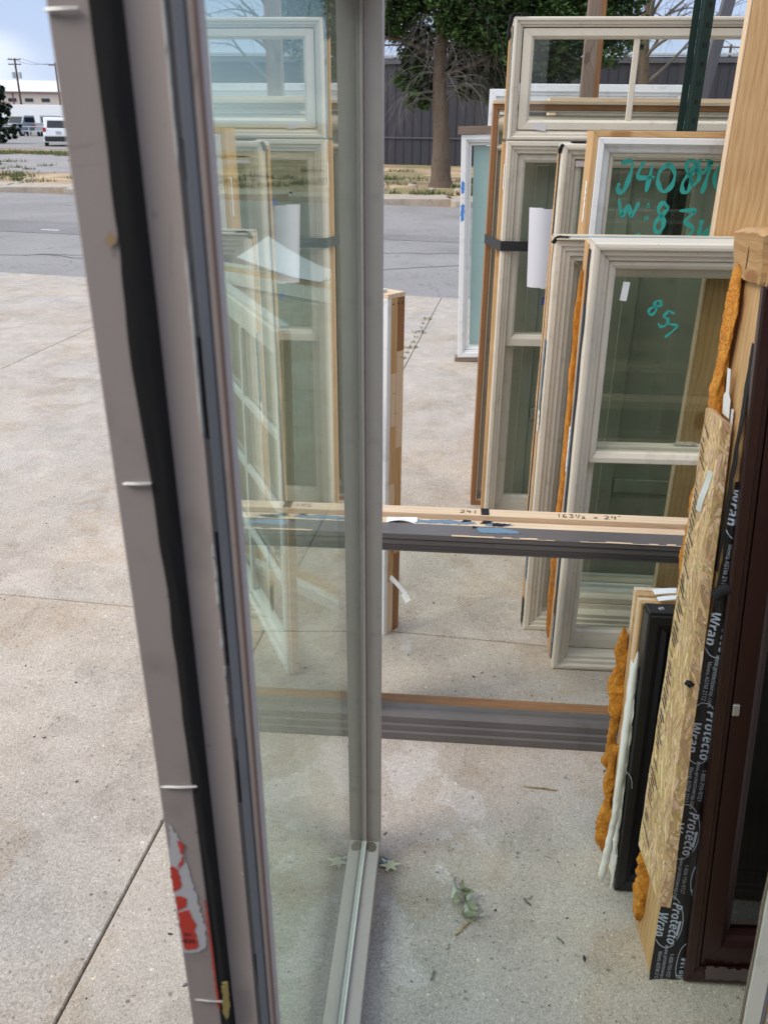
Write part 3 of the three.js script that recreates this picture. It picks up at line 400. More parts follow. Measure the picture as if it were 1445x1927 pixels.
function trunkGeo(pts, radii, seed) { const c = new THREE.CatmullRomCurve3(pts), seg = 40, ring = 18, n = fbm(6, 4, seed), P = [], I = [], uv = []; for (let i = 0; i <= seg; i++) { const t = i / seg, C = c.getPoint(t), k = t * (radii.length - 1), a = Math.floor(Math.min(k, radii.length - 2)), R = mix(radii[a], radii[a + 1], k - a); for (let j = 0; j <= ring; j++) { const th = j / ring * 6.283, q = R * (1 + .22 * (n((j % ring) / ring * 2, t * 1.5) - .5) + .10 * (n((j % ring) / ring, t * 4) - .5)); P.push(C.x + Math.cos(th) * q, C.y, C.z + Math.sin(th) * q); uv.push(C.y, th * R); } } for (let i = 0; i < seg; i++) for (let j = 0; j < ring; j++) { const q = i * (ring + 1) + j; I.push(q, q + ring + 1, q + 1, q + 1, q + ring + 1, q + ring + 2); } const g = new THREE.BufferGeometry(); g.setAttribute('position', new THREE.Float32BufferAttribute(P, 3)); g.setAttribute('uv', new THREE.Float32BufferAttribute(uv, 2)); g.setIndex(I); g.computeVertexNormals(); return g; }
{
  const t = thing('leafy_tree', 'big leafy tree with a thick trunk and hanging dead branches before the dark hall', 'tree', -.4, 23.4, .05);
  add(t, 'trunk', trunkGeo([V(.02, -.15, 0), V(0, .25, 0), V(-.02, 1.2, 0), V(-.12, 2.6, .05), V(-.05, 4.2, .1), V(.15, 6.4, 0)], [.38, .27, .215, .18, .15, .12, .08], 812), M.bark);
  const L = []; for (const [h, dx, dy, dz, len, s] of [[2.5, 1, .55, .2, 2.6, 1], [2.9, -1, .5, .1, 2.4, 2], [3.4, .7, .7, -.5, 3, 3], [3.7, -.6, .7, .5, 2.8, 4], [4.2, .9, .5, .6, 3, 5], [4.8, -.9, .5, -.3, 3, 6], [5.2, .3, .9, .1, 3, 7]]) limb(V(-.1, h, .05), V(dx, dy, dz), len, .06, s * 97, .05, 2, L, 4);
  add(t, 'limbs', L, M.bark);
  const D = []; const r = rng(333); for (let k = 0; k < 92; k++) { const h = 1.9 + r() * 2.6, a = r() < .76 ? (r() - .5) * 2.4 : Math.PI + (r() - .5) * 2.4, z = r() * .9; limb(V(-.1 + Math.cos(a) * .16, h, .1), V(Math.cos(a), -.15 + r() * .9, Math.sin(a) * .6 + z * .5), (.5 + r() * 1.9), .012, 1000 + k * 13, .75, 2, D, 4); }
  for (let k = 0; k < 9; k++) limb(V(-2.6 + r() * 1.2, 4.6 + r() * .8, .6), V((r() - .5) * .7, -.8, .2), 1.6 + r() * .9, .018, 4000 + k * 17, .3, 2, D, 4);
  add(t, 'dead_branches', D, M.twig);
  add(t, 'crown', leafMass([[2.1, 4.5, -.2, 2.4, 1.6, 1.4, 26000], [-1.6, 4.7, -.5, 1.5, 1.25, 1.2, 13000], [-.62, 2.75, -.45, .6, .95, .5, 5200], [1.6, 2.8, -1.0, 1.7, .9, .5, 13000], [.2, 6.6, 0, 3.8, 1.7, 2.2, 18000], [3.3, 3.7, -.1, 1.4, 1.2, 1, 9000], [0.1, 4.5, -1.2, 1.9, 1.5, .6, 13000], [.9, 3.9, .7, 1.3, .9, .5, 7000], [2.1, 3.3, .6, 1.1, .7, .5, 6000], [-1.3, 4.0, .4, .9, .7, .5, 4000], [-.2, 4.6, .6, .8, .6, .4, 3000]], .105, 71, [.062, .118, .030]), M.leaf);
}
{ // second tree further right, seen over the racks, mostly bare
  const t = thing('sparse_tree', 'sparse half bare tree seen above the transom window', 'tree', 5.6, 30, .05);
  add(t, 'trunk', trunkGeo([V(0, -.1, 0), V(.1, 2, 0), V(-.1, 4, 0), V(.1, 6, 0)], [.26, .2, .15, .1], 5), M.bark);
  const L = []; const r = rng(71); for (let k = 0; k < 16; k++) { const a = r() * 6.283; limb(V(0, 2.6 + r() * 3.2, 0), V(Math.cos(a), .5 + r() * .6, Math.sin(a)), 2 + r() * 2, .06, 60 + k * 11, .12, 2, L, 5); } add(t, 'limbs', L, M.twig);
  add(t, 'crown', leafMass([[-2.2, 4.6, 0, 1.3, 1.0, 1, 1500], [1.6, 5.8, 0, 1.4, .9, 1, 500], [-.8, 6.2, 0, 1.6, .9, 1, 800]], .12, 72, [.045, .075, .028]), M.leaf);
}
{ const t = thing('juniper', 'dark green juniper at the left edge behind the gravel lot', 'shrub', -31.1, 61, .05); const cl = []; for (let k = 0; k < 10; k++) cl.push([(k % 3 - 1) * .3, .35 + k * .36, 0, 1.5 - k * .115, .42, 1.2 - k * .09, 1500]); add(t, 'crown', leafMass(cl, .16, 73, [.016, .036, .018]), M.leaf); add(t, 'trunk', trunkGeo([V(0, 0, 0), V(0, 1, 0), V(0, 2.4, 0)], [.12, .1, .05], 8), M.bark); }
{ const t = thing('round_bush', 'olive green bush beyond the white SUV', 'shrub', -26.0, 61.5, .05); add(t, 'crown', leafMass([[0, .95, 0, 1.1, .85, 1, 2400]], .13, 74, [.055, .07, .03]), M.leaf); add(t, 'trunk', trunkGeo([V(0, 0, 0), V(0, .5, 0), V(0, 1, 0)], [.08, .06, .04], 9), M.bark); }
{ const t = thing('distant_tree', 'small pale green tree behind the beige building', 'tree', -61.5, 150, .05); add(t, 'crown', leafMass([[0, 7.2, 0, 2.6, 1.8, 2, 2600], [2, 6.5, 0, 2, 1.6, 2, 1600]], .4, 75, [.07, .09, .045]), M.leaf); add(t, 'trunk', trunkGeo([V(0, 0, 0), V(0, 3, 0), V(0, 7, 0)], [.3, .22, .12], 10), M.bark); }
for (const [da, lb] of [[-.80, 'tall dark door leaf added out of view to shade the near stile, nearest the camera'], [-1.82, 'tall dark door leaf added out of view to shade the near stile, further left']]) { const t = thing('added_shade_door', lb, 'door', da, -.30, 0, { back: -.03 }); add(t, 'leaf', bx(0, .98, 0, 2.3, .01, .055, .003), M.wallmetal); for (const [y0, y1] of [[.18, .95], [1.12, 2.1]]) for (const [x0, x1] of [[.12, .46], [.52, .86]]) add(t, 'door_panel', bx(x0, x1, y0, y1, .0, .0095, .003), M.wallmetal); add(t, 'handle', tube([V(.90, 1.02, .01), V(.90, 1.02, -.04), V(.82, 1.02, -.045)], .009, 10, 8), M.steel); }  // unseen dark leaves, added behind the camera to keep light off the near stile
// the yard's own store, behind the photographer: it shades the near frames and shows dark in the panes
{ const t = thing('storage_shed', 'dark clad storage shed behind the viewpoint', 'shed', .95, -1.3, 0); const pn = bx(0, .345, 0, 2.6, -.04, 0, 0); for (let k = 0; k < 13; k++) { const m = add(t, 'wall_panel', pn, M.wallmetal); m.position.x = k * .35; } add(t, 'body', bx(0, 4.55, 0, 2.58, .002, 3, 0), M.wallmetal); add(t, 'roof', bx(-.1, 4.65, 2.6, 2.72, -.2, 3.1), M.wallrail); }

// ------------------------------------------------------------------ the big pane standing in the foreground
console.log('windows');
{
  // local x: right of the glass (+) or left (-); local z: 0 at the near end, negative away; plane of the glass at x = 0
  const t = thing('patio_window', 'tall taupe framed window standing edge-on in the foreground', 'window', -.141, .452, 0, { back: -.020, side: .0045 });
  const T = M.taupe, Z1 = -.956, H = 1.66;
  // near stile
  const st = part(t, 'stile', 'near stile seen end-on with torn sticker, nails and black sealant'); st.position.x = .0052; st.scale.x = .905;
  add(st, 'nail_fin', bx(-.0455, -.0190, 0, 1.70, -.012, 0, .0015), T);
  add(st, 'web', bx(-.0455, .006, 0, 1.70, -.034, -.0125, .001), T); add(st, 'backing', bx(.0062, .0285, 0, 1.70, -.0185, -.0125, .001), T);
  { // shallow channel
    const P = [], uv = [], n = 10, pr = []; for (let i = 0; i <= n; i++) { const u = i / n; pr.push([-.0075 + u * .0205, -.001 - .0014 * Math.sin(u * Math.PI * .93)]); }
    for (let i = 0; i < n; i++) { const [xa, za] = pr[i], [xb, zb] = pr[i + 1]; for (const [x, y, z] of [[xa, 0, za], [xb, 0, zb], [xb, 1.7, zb], [xa, 0, za], [xb, 1.7, zb], [xa, 1.7, za]]) { P.push(x, y, z); uv.push(y, x); } }
    const g = new THREE.BufferGeometry(); g.setAttribute('position', new THREE.Float32BufferAttribute(P, 3)); g.setAttribute('uv', new THREE.Float32BufferAttribute(uv, 2)); g.computeVertexNormals(); add(st, 'channel', g, T);
  }
  { // black sealant with a wavy left border, bulging
    const n1 = fbm(7, 4, 17), n2 = fbm(20, 3, 18), P = [], I = [], uv = [], N = 260, K = 7;
    for (let i = 0; i <= N; i++) {
      const y = i / N * 1.7, edge = mix(-.0150, -.0165, sstep(.8, 1.05, y)) + mix(0, -.0085, sstep(1.05, 1.5, y)) + (n1(y * .62, .2) - .5) * .0105 + (n2(y * .9, .7) - .5) * .0035;
      for (let k = 0; k <= K; k++) { const u = k / K, x = mix(edge, -.0068, u), z = .0004 + .0012 * Math.sin(u * Math.PI) * (.3 + 1.4 * n2(y * 1.3, u * .3)) ; P.push(x, y, z); uv.push(y, u); }
    }
    for (let i = 0; i < N; i++) for (let k = 0; k < K; k++) { const q = i * (K + 1) + k; I.push(q, q + 1, q + K + 1, q + 1, q + K + 2, q + K + 1); }
    const g = new THREE.BufferGeometry(); g.setAttribute('position', new THREE.Float32BufferAttribute(P, 3)); g.setAttribute('uv', new THREE.Float32BufferAttribute(uv, 2)); g.setIndex(I); g.computeVertexNormals(); add(st, 'sealant', g, M.seal);
    add(st, 'gasket_back', bx(-.0192, -.0066, 0, 1.7, -.012, -.0008, .0006), M.rubber);
  }
  { // broken bead of dark adhesive and white caulk beside the slate strip
    const n1 = fbm(9, 4, 55), ex = []; for (let k = 0; k < 90; k++) { const y = k / 90 * 1.68, w = .0002 + .0058 * sstep(.38, .68, n1(y * .9, .4)); ex.push(bx(.0134, .0134 + w + .0008, y, y + .0186, -.006, -.0012, 0)); } add(st, 'adhesive_bead', ex, M.gasket);
    for (const [y0, y1] of [[1.48, 1.60], [1.345, 1.446], [1.236, 1.278], [1.21, 1.219], [1.188, 1.193], [1.168, 1.173]]) { const pts = []; for (let q = 0; q <= 5; q++) pts.push(V(.0128 + (n1(q * .13, y0) - .5) * .0012, mix(y0, y1, q / 5), -.0016)); add(st, 'caulk_bead', lumpy(pts, .0011, .0011, 5 + y0 * 100, .35, 30, 6), M.caulk); }
  }
  add(st, 'slate_strip', bx(.0168, .0234, 0, 1.7, -.012, -.0004, .001), M.slate); add(st, 'edge_trim', bx(.0236, .0290, 0, 1.7, -.0124, -.001, .0015), T); add(st, 'seam', bx(.0130, .0166, 0, 1.7, -.012, -.006, 0), M.gasket);
  add(st, 'worn_edge', bx(.0272, .0293, 0, 1.7, -.004, -.0004, .0007), M.edgeBrown);
  // nails driven through the fin, lying almost flat
  for (const [y, x0, x1, dy] of [[1.545, -.0440, -.0285, .0004], [1.317, -.0365, -.0215, .0008], [1.0955, -.0390, -.0155, .0022], [.878, -.0365, -.0150, .0008]]) { const g = tube([V(x0, y, .0012), V((x0 + x1) / 2, y + dy / 2, .0018), V(x1, y + dy, .0014)], .00085, 8, 6); const m = add(st, 'nail', g, M.nail); const tip = new THREE.ConeGeometry(.0008, .004, 6); tip.rotateZ(Math.PI / 2); tip.translate(x0 - .002, y, .0012); add(m, 'nail_point', tip, M.nail); }
  // torn sticker
  { const torn = scrap([[-.0405, 1.062], [-.034, 1.045], [-.031, 1.02], [-.0262, .985], [-.0225, .96], [-.024, .938], [-.036, .930], [-.0448, .932], [-.0452, 1.00], [-.0445, 1.024]], .0002, 3, .0022); torn.translate(0, 0, .0003); const s = add(st, 'torn_sticker', torn, M.tornpaper, 'torn sticker with red patches over grey paper backing');
    for (const [o, sd] of [[[[-.0452, 1.023], [-.0395, 1.018], [-.0375, 1.004], [-.0408, .998], [-.0452, .994]], 4], [[[-.0395, 1.018], [-.034, 1.030], [-.0315, 1.043], [-.0365, 1.046], [-.0335, 1.026]], 5], [[[-.0442, .992], [-.035, .990], [-.0365, .980], [-.044, .976]], 6], [[[-.0440, .974], [-.0345, .978], [-.0300, .962], [-.0318, .958], [-.0300, .940], [-.0330, .935], [-.0430, .935]], 7]]) { const g = scrap(o, .0002, sd, .0018); g.translate(0, 0, .0006); add(s, 'red_patch', g, M.red); }
    const w = writing([['W', -.0410, .9500, .0035, .0032], ['1', -.0372, .9500, .003, .0032], ['8', -.0418, .9425, .0026, .0040], ['2', -.0386, .9425, .0026, .0036], ['5', -.0355, .9425, .0028, .0036]], .0008, .0010); add(s, 'lettering', w, M.ink);
    const e = scrap([[-.0205, .99], [-.0192, .985], [-.0188, .90], [-.0182, .868], [-.0200, .87]], .0005, 9, .0012); e.translate(0, 0, .0008); add(st, 'film_remnant', e, M.red); }
  { const g = scrap([[-.0125, .905], [-.0075, .907], [-.0085, .875], [-.012, .862], [-.0145, .87]], .0008, 11, .002); g.translate(0, 0, .004); add(st, 'tape_remnant', g, M.yellowfilm); const g2 = scrap([[-.0300, 1.449], [-.0255, 1.452], [-.0245, 1.446], [-.0285, 1.440]], .0004, 12, .003); g2.translate(0, 0, .0006); add(st, 'tape_remnant', g2, M.splinter); }
  for (const [y, k] of [[1.035, 0], [1.012, 1]]) add(st, 'fibre', tube([V(.0005, y, -.004), V(.006, y + .004, -.0035), V(.0125, y + .006 - k * .002, -.001)], .00022, 8, 4), M.caulk);
  // far stile, rails, beads
  const fs = part(t, 'stile'); add(fs, 'reveal', bx(.0075, .0350, 0, 1.70, Z1 - .036, Z1, .0012), T); add(fs, 'outer_half', bx(-.0455, -.003, 0, 1.70, Z1 - .036, Z1, .0012), T); add(fs, 'glazing_bead', bx(.0024, .0070, .03, H, Z1 - .02, Z1 + .0075, .0012), T); add(fs, 'spacer', bx(-.0029, .0022, .03, H, Z1 - .03, Z1 + .0012, .0004), M.gasket);
  const br = part(t, 'rail'); add(br, 'tread', bx(.0075, .0350, 0, .036, Z1 - .0005, -.0345, .0012), T); add(br, 'outer_half', bx(-.0455, -.003, 0, .036, Z1 - .0005, -.0345, .0012), T); add(br, 'glazing_bead', bx(.0024, .0070, .02, .0435, Z1 - .0005, -.036, .0012), M.offwhite); add(br, 'spacer', bx(-.0029, .0022, .02, .038, Z1 - .0005, -.036, .0004), M.gasket);
  { const n = 22, s = new THREE.Shape(), r = rng(4); for (let i = 0; i < n; i++) { const a = i / n * 6.283, q = .0125 * (1 + (r() - .5) * .25); const x = Math.cos(a) * q * .85, y = Math.sin(a) * q * 1.1; i ? s.lineTo(x, y) : s.moveTo(x, y); } const g = new THREE.ExtrudeGeometry(s, { depth: .0004, bevelEnabled: false }); g.rotateX(-Math.PI / 2); g.translate(.0185, .0362, Z1 + .0165); add(br, 'dirt_stain', g, std({ color: lin(.16, .135, .10), roughness: .8 })); }
  const tr = part(t, 'rail'); add(tr, 'soffit', bx(-.0455, .0350, H, 1.70, Z1 - .0005, -.0345, .0012), T); add(tr, 'glazing_bead', bx(.0024, .0070, H - .008, H + .01, Z1 - .0005, -.036, .0012), T);
  add(t, 'pane', bx(-.0022, .0018, .030, H + .005, Z1 - .005, -.03, 0), M.glassBig);
}
{ const t = thing('shim', 'blue grey plastic shim wedged under the big window corner', 'shim', -.105, 1.405, 0); const g = lumpy([V(-.028, .008, 0), V(0, .009, .006), V(.024, .008, .012)], .007, .010, 61, .6, 14, 7); add(t, 'body', g, M.slate); }

// ------------------------------------------------------------------ low dark window lying across the aisle
{
  const t = thing('low_window', 'low dark bronze window standing across the aisle with a raw wood top', 'window', -.205, 1.82, 0);
  const w = 1.47, h = .60;
  frame(t, 0, 0, w, h, [[0, -.062], [0, -.002], [.002, 0], [.016, 0], [.018, -.006], [.030, -.006], [.032, -.012], [.046, -.012], [.052, -.022], [.052, -.062]], M.bronze, { b: 1.45, t: .82, l: .8 });
  pane(t, .03, .06, w - .05, h - .03, -.034, M.glassClear);
  add(t, 'capping', bx(.001, w - .001, h + .001, h + .016, -.058, .003, .002), M.bronze);
  { const ex = [], r = rng(8), n1 = fbm(12, 4, 71); for (let k = 0; k < 70; k++) { const x = .01 + k * .02; if (n1(k / 70, .3) > .42) ex.push(bx(x, x + .021, h + .0152, h + .0152 + .0016 * r(), -.001 - .002 * r(), .0045, 0)); } add(t, 'frayed_lip', ex, M.pale); }
  // timber lining: parts of a jamb box behind the metal
  add(t, 'lining', bx(-.002, w, h - .018, h + .0105, -.100, -.0625, .0015), M.pale); add(t, 'lining', bx(-.002, w, h - .018, h + .004, -.109, -.1005, .001), M.brown); add(t, 'lining', bx(-.002, w, h - .018, h + .021, -.150, -.1095, .0015), M.pale); add(t, 'lining', bx(.0, w, -.001, .040, -.150, -.0635, .0015), M.brown);
  for (const x of [0, w - .02]) add(t, 'lining', bx(x, x + .02, .041, h - .019, -.149, -.0635, .0015), M.pale);
  add(t, 'end_block', bx(-.006, .010, h - .0175, h + .030, -.152, -.125, .001), M.brown);
  // tape, blue smears, scraps and writing on top
  const smear = (pts, y, mat, sd, nm) => { const g = scrap(pts, .0006, sd, .006); g.rotateX(-Math.PI / 2); g.translate(.05, y, 0); add(t, nm, g, mat); };
  smear([[.085, .072], [.16, .074], [.19, .072], [.24, .078], [.235, .090], [.20, .088], [.17, .096], [.11, .090], [.09, .094]], h + .011, M.tapeblue, 31, 'blue_residue');
  smear([[.26, .070], [.31, .074], [.33, .080], [.30, .092], [.265, .088]], h + .011, M.tapeblue, 35, 'blue_residue'); smear([[.02, .070], [.05, .068], [.07, .082], [.03, .096]], h + .011, M.tapeblue, 36, 'blue_residue');
  smear([[.245, .018], [.33, .022], [.35, .030], [.30, .050], [.24, .045]], h + .0165, M.tapeblue, 32, 'blue_residue');
  for (const [x, z, s] of [[.205, .085, .012], [.25, .08, .016], [.275, .068, .018], [.305, .075, .010], [.23, .045, .008]]) smear([[x, z], [x + s * 1.6, z + s * .2], [x + s * 1.8, z + s * .9], [x + s * .4, z + s]], h + .0125 + (z < .05 ? .005 : 0), M.seal, 40 + x * 100, 'tar_spot');
  add(t, 'black_tape', bx(.302, .322, h + .0212, h + .0222, -.151, -.112, 0), M.seal);
  const tx = writing([['1', .46, 0, .010, .020], ['6', .472, 0, .012, .020], ['3', .488, 0, .012, .02], ['1', .504, .008, .006, .012], ['/', .508, 0, .010, .02], ['2', .518, -.002, .010, .012], ['x', .548, 0, .012, .014], ['2', .574, 0, .014, .020], ['4', .592, 0, .014, .020], ['"', .610, .006, .008, .016]], .0022, 0); tx.rotateX(-Math.PI / 2); tx.translate(.03, h + .0218, -.118); add(t, 'pencilled_size', tx, M.ink);
  const tx2 = writing([['2', .20, 0, .012, .018], ['4', .216, 0, .012, .018], ['1', .232, 0, .012, .018]], .002, 0); tx2.rotateX(-Math.PI / 2); tx2.translate(.05, h + .0218, -.12); add(t, 'pencilled_size', tx2, M.ink);
  for (const [x, z, wd, sd] of [[.070, .066, .075, 1]]) { const g = sheet(wd, .032, (u, v) => [0, 0, .004 * Math.sin(u * 3.1) + .003 * Math.sin(v * 3 + u * 4)]); g.rotateX(-Math.PI / 2); g.translate(x + wd / 2, h + .0135, -z - .012); const o = add(scene, 'paper_scrap', g, M.paperw); o.position.copy(t.position); o.rotation.copy(t.rotation); tag(o, 'white paper scrap lying on top of the low dark window', 'paper'); }
}

// ------------------------------------------------------------------ generic clad windows in the rack
const MOULD = [[0, -.105], [0, -.006], [.004, 0], [.011, .001], [.017, .0], [.020, -.010], [.031, -.011], [.034, -.020], [.044, -.021], [.046, -.026], [.046, -.105]];
const THINM = [[0, -.10], [0, -.003], [.003, 0], [.014, 0], [.017, -.008], [.026, -.008], [.028, -.014], [.038, -.015], [.040, -.020], [.040, -.10]];
function lock(parent, x, y, z, mat) { const g = lumpy([V(x - .032, y, z), V(x - .01, y + .004, z + .004), V(x + .012, y + .004, z + .004), V(x + .034, y, z)], .006, .008, 90, .1, 12, 8); add(parent, 'lock', g, mat); }
function doubleHung(t, x0, y0, x1, y1, mid, mould, mat, glass, { inset = .046, sw = .026, side = true, two = false } = {}) {
  const f = part(t, 'frame'); frame(f, x0, y0, x1, y1, mould, mat, { b: .85 });
  const i = inset; sash(t, x0 + i + .001, mid, x1 - i - .001, y1 - i - .001, sw, -.028, mat, glass, { b: 1.5 });
  const lo = sash(t, x0 + i + .001, y0 + i * .85 + .002, x1 - i - .001, mid + .040, sw, -.062, mat, glass, { b: 3.0, t: 1.5, l: 1.25, r: 1.25 }); lock(lo, mix(x0, x1, .42), mid + .046, -.075, M.beigeDark);
  add(lo, 'lift_handle', tube([V(mix(x0, x1, .40), y0 + .075, -.0605), V(mix(x0, x1, .41), y0 + .063, -.055), V(mix(x0, x1, .5), y0 + .060, -.054), V(mix(x0, x1, .59), y0 + .063, -.055), V(mix(x0, x1, .60), y0 + .075, -.0605)], .0022, 16, 6), M.beigeDark);
}
function sideStrips(t, y0, y1, list) { for (const [nm, z0, z1, x, th, mat] of list) add(t, nm, bx(-x - th, -x, y0, y1, z0, z1, .001), mat); }
function foamStrip(t, y0, y1, z, rx, rz, seed, mat = M.foam, x = -.008) { // gunned foam: long uneven swells with a torn, porous skin
  const n = fbm(5, 4, seed), q2 = fbm(23, 4, seed + 1), P = [], I = [], uv = [], N = 150, K = 20;
  for (let i = 0; i <= N; i++) { const v = i / N, y = mix(y0, y1, v), e = Math.min(1, Math.sqrt(Math.min(v, 1 - v) * 14) + .04), sx = rx * (.12 + 2.6 * Math.pow(n(v * .8, .3), 1.9)), sz = rz * (.25 + 1.5 * Math.pow(n(v * .7, .8), 1.5)), dz = (n(v * .9, .55) - .5) * rz * .8, dx = (n(v * .6, .15) - .5) * rx * .6;
    for (let j = 0; j <= K; j++) { const a = j / K * 6.2832, jj = (j % K) / K, w = 1 + .7 * (n(v * 1.6, jj) - .5) + .7 * (q2(v * 1.1, jj * .8) - .5), c = Math.cos(a), d = Math.sin(a), f = Math.sign(c) * Math.pow(Math.abs(c), .7), g = Math.sign(d) * Math.pow(Math.abs(d), .7); P.push(x + dx + f * sx * w * e, y + (q2(v, jj) - .5) * .006, z + dz + g * sz * w * e); uv.push(v * (y1 - y0) * 6, jj); } }
  for (let i = 0; i < N; i++) for (let j = 0; j < K; j++) { const q = i * (K + 1) + j; I.push(q, q + K + 1, q + 1, q + 1, q + K + 1, q + K + 2); }
  const g = new THREE.BufferGeometry(); g.setAttribute('position', new THREE.Float32BufferAttribute(P, 3)); g.setAttribute('uv', new THREE.Float32BufferAttribute(uv, 2)); g.setIndex(I); g.computeVertexNormals(); return add(t, 'foam_bead', g, mat);
}
// torn ragged strip of tape down the left side (in the y-z plane)
function rag(t, name, y0, y1, z0, z1, x, mat, seed) { const r = fbm(14, 4, seed), o = []; const n = 60; for (let k = 0; k <= n; k++) o.push([mix(z0, z1, .0) + (r(k / n, .1) - .5) * (z1 - z0) * .9, mix(y0, y1, k / n)]); for (let k = n; k >= 0; k--) o.push([z1 + (r(k / n, .6) - .5) * (z1 - z0) * .9, mix(y0, y1, k / n)]); const s = new THREE.Shape(o.map(p => new THREE.Vector2(...p))), g = new THREE.ExtrudeGeometry(s, { depth: .0012, bevelEnabled: false }); g.rotateY(-Math.PI / 2); return add(t, name, g.translate(x, 0, 0), mat); }

// F: the front double-hung with a price tag and teal figures
{
  const t = thing('double_hung_window', 'beige double-hung window nearest the low dark window, white tag on its glass', 'window', .352, 2.19, 0, { side: .010 });
  doubleHung(t, 0, 0, .74, 1.245, .662, MOULD, M.beige, M.glass, { sw: .020 });
  sideStrips(t, .004, 1.235, [['jamb_lining', -.118, -.060, .0, .0035, M.pine], ['jamb_lining', -.150, -.106, -.03, .03, M.pine]]);
  rag(t, 'black_tape', .02, 1.225, -.052, -.022, -.0008, M.seal, 201); rag(t, 'blue_tape', .25, 1.08, -.060, -.045, -.0022, M.tapeblue, 203); rag(t, 'blue_tape', .02, .17, -.046, -.024, -.0026, M.slate, 205);
  foamStrip(t, .05, 1.17, -.092, .009, .014, 207); rag(t, 'paper_remnant', .62, .75, -.074, -.058, -.004, M.paperw, 209); rag(t, 'paper_remnant', .42, .47, -.086, -.066, -.006, M.offwhite, 210);
  const tx = writing([['8', .156, 1.070, .026, .040, -.45], ['5', .186, 1.040, .026, .042, -.45], ['7', .200, 1.010, .032, .036, -.25]], .0062, -.0425); add(t, 'marker_writing', tx, M.marker);
  const g = sheet(.017, .047, (u, v) => [0, 0, .0006 * Math.sin(v * 5 + u)]); g.rotateZ(-.10); g.translate(.096, 1.122, -.0425); const o = add(scene, 'price_tag', g, M.paperw); o.position.copy(t.position); o.rotation.copy(t.rotation); tag(o, 'small blank white tag stuck on the double-hung glass', 'tag');
}
// D2: behind it, same height, bare top with blue tape
{
  const t = thing('single_hung_window', 'beige window with a bare blue taped top edge, directly behind the tagged double-hung', 'window', .280, 2.405, 0, { side: .006 });
  const f = part(t, 'frame'); frame(f, 0, 0, .78, 1.225, [[0, -.11], [0, -.003], [.003, 0], [.016, 0], [.018, -.006], [.028, -.006], [.030, -.012], [.042, -.012], [.044, -.020], [.056, -.020], [.058, -.055], [.074, -.055], [.074, -.11]], M.beige);
  const s = sash(t, .076, .076, .704, 1.15, .030, -.060, M.beige, M.glass, {}, .03);
  add(t, 'top_flange', bx(.001, .779, 1.2255, 1.2295, -.10, .012, .001), M.cream); rag(t, 'wood_strip', .01, 1.215, -.085, -.040, -.0012, M.pine, 221); rag(t, 'blue_tape', .70, .95, -.045, -.020, -.003, M.tapeblue, 222); rag(t, 'blue_tape', .17, .40, -.05, -.022, -.003, M.tapeblue, 228); rag(t, 'paper_remnant', .68, .74, -.030, -.012, -.004, M.paperw, 223); rag(t, 'black_tape', .005, .10, -.05, -.02, -.004, M.seal, 224);
  { const g = scrap([[0, 0], [.25, .004], [.5, .002], [.76, .005], [.76, .02], [.4, .024], [.1, .02], [0, .016]], .001, 225, .005); g.rotateX(-Math.PI / 2); g.translate(.01, 1.2297, -.02); add(t, 'blue_tape', g, M.tapeblue); }
  add(t, 'tar_blob', lumpy([V(-.006, 1.214, -.006), V(.004, 1.232, 0), V(.018, 1.233, .004), V(.034, 1.231, .002)], .006, .006, 227, .5, 16, 7), M.seal);
}
// G: tall board standing between
{
  const t = thing('timber_door_panel', 'tall pine board standing upright in front of the teal lettered window', 'board', .717, 2.519, 0, {});
  add(t, 'board', bx(0, .148, 0, 2.25, -.035, 0, .003, 1), M.pine); add(t, 'pale_edge', bx(-.006, -.0003, 0, 2.25, -.034, -.001, .002), M.pale); add(t, 'white_edge_strip', bx(.1485, .166, 0, 2.25, -.03, .004, .002), M.offwhite); rag(t, 'plastic_film', .2, 2.1, -.03, .002, .1665, M.white, 231); add(t, 'second_board', bx(.169, .26, 0, 2.25, -.034, -.001, .003, 1), M.pine);
}
// E: teal writing
{
  const t = thing('picture_window', 'window in a pine and white frame with big teal figures on its glass', 'window', .372, 2.62, 0, {});
  const fr = [[0, -.115], [0, -.001], [.0015, 0], [.0145, 0], [.016, -.0015], [.016, -.115]]; frame(t, 0, 0, .72, 1.492, fr, M.pine, undefined, ['jamb_lining', 'jamb_lining', 'head_lining', 'sill_lining']);
  const f = part(t, 'frame'); frame(f, .0165, .0165, .7035, 1.4755, [[0, -.10], [0, .001], [.002, .003], [.016, .003], [.018, -.002], [.024, -.022], [.036, -.022], [.040, -.028], [.040, -.10]], M.white);
  sash(t, .058, .058, .662, 1.434, .012, -.030, M.beige, M.glass, {}, .03);
  const z = -.042, B = -.372; // figures: left to right as on the glass
  const tx = writing([['J', .462 + B, 1.325, .038, .088], ['4', .512 + B, 1.332, .055, .082], ['0', .572 + B, 1.334, .052, .074], ['8', .640 + B, 1.332, .038, .090], ['0', .664 + B, 1.356, .026, .036], ['9', .672 + B, 1.330, .050, .100], ['0', .730 + B, 1.34, .04, .07], ['W', .470 + B, 1.262, .060, .052], [':', .545 + B, 1.250, .022, .06], ['8', .578 + B, 1.222, .040, .082], ['3', .640 + B, 1.205, .060, .082], ['1', .704 + B, 1.215, .02, .045], ['6', .72 + B, 1.195, .04, .055], ['L', .470 + B, 1.140, .03, .072], ['1', .53 + B, 1.15, .02, .07], ['2', .60 + B, 1.14, .04, .07]], .0105, z); add(t, 'marker_writing', tx, M.marker);
  rag(t, 'paper_remnant', 1.25, 1.36, -.03, -.012, -.001, M.paperw, 241);
}
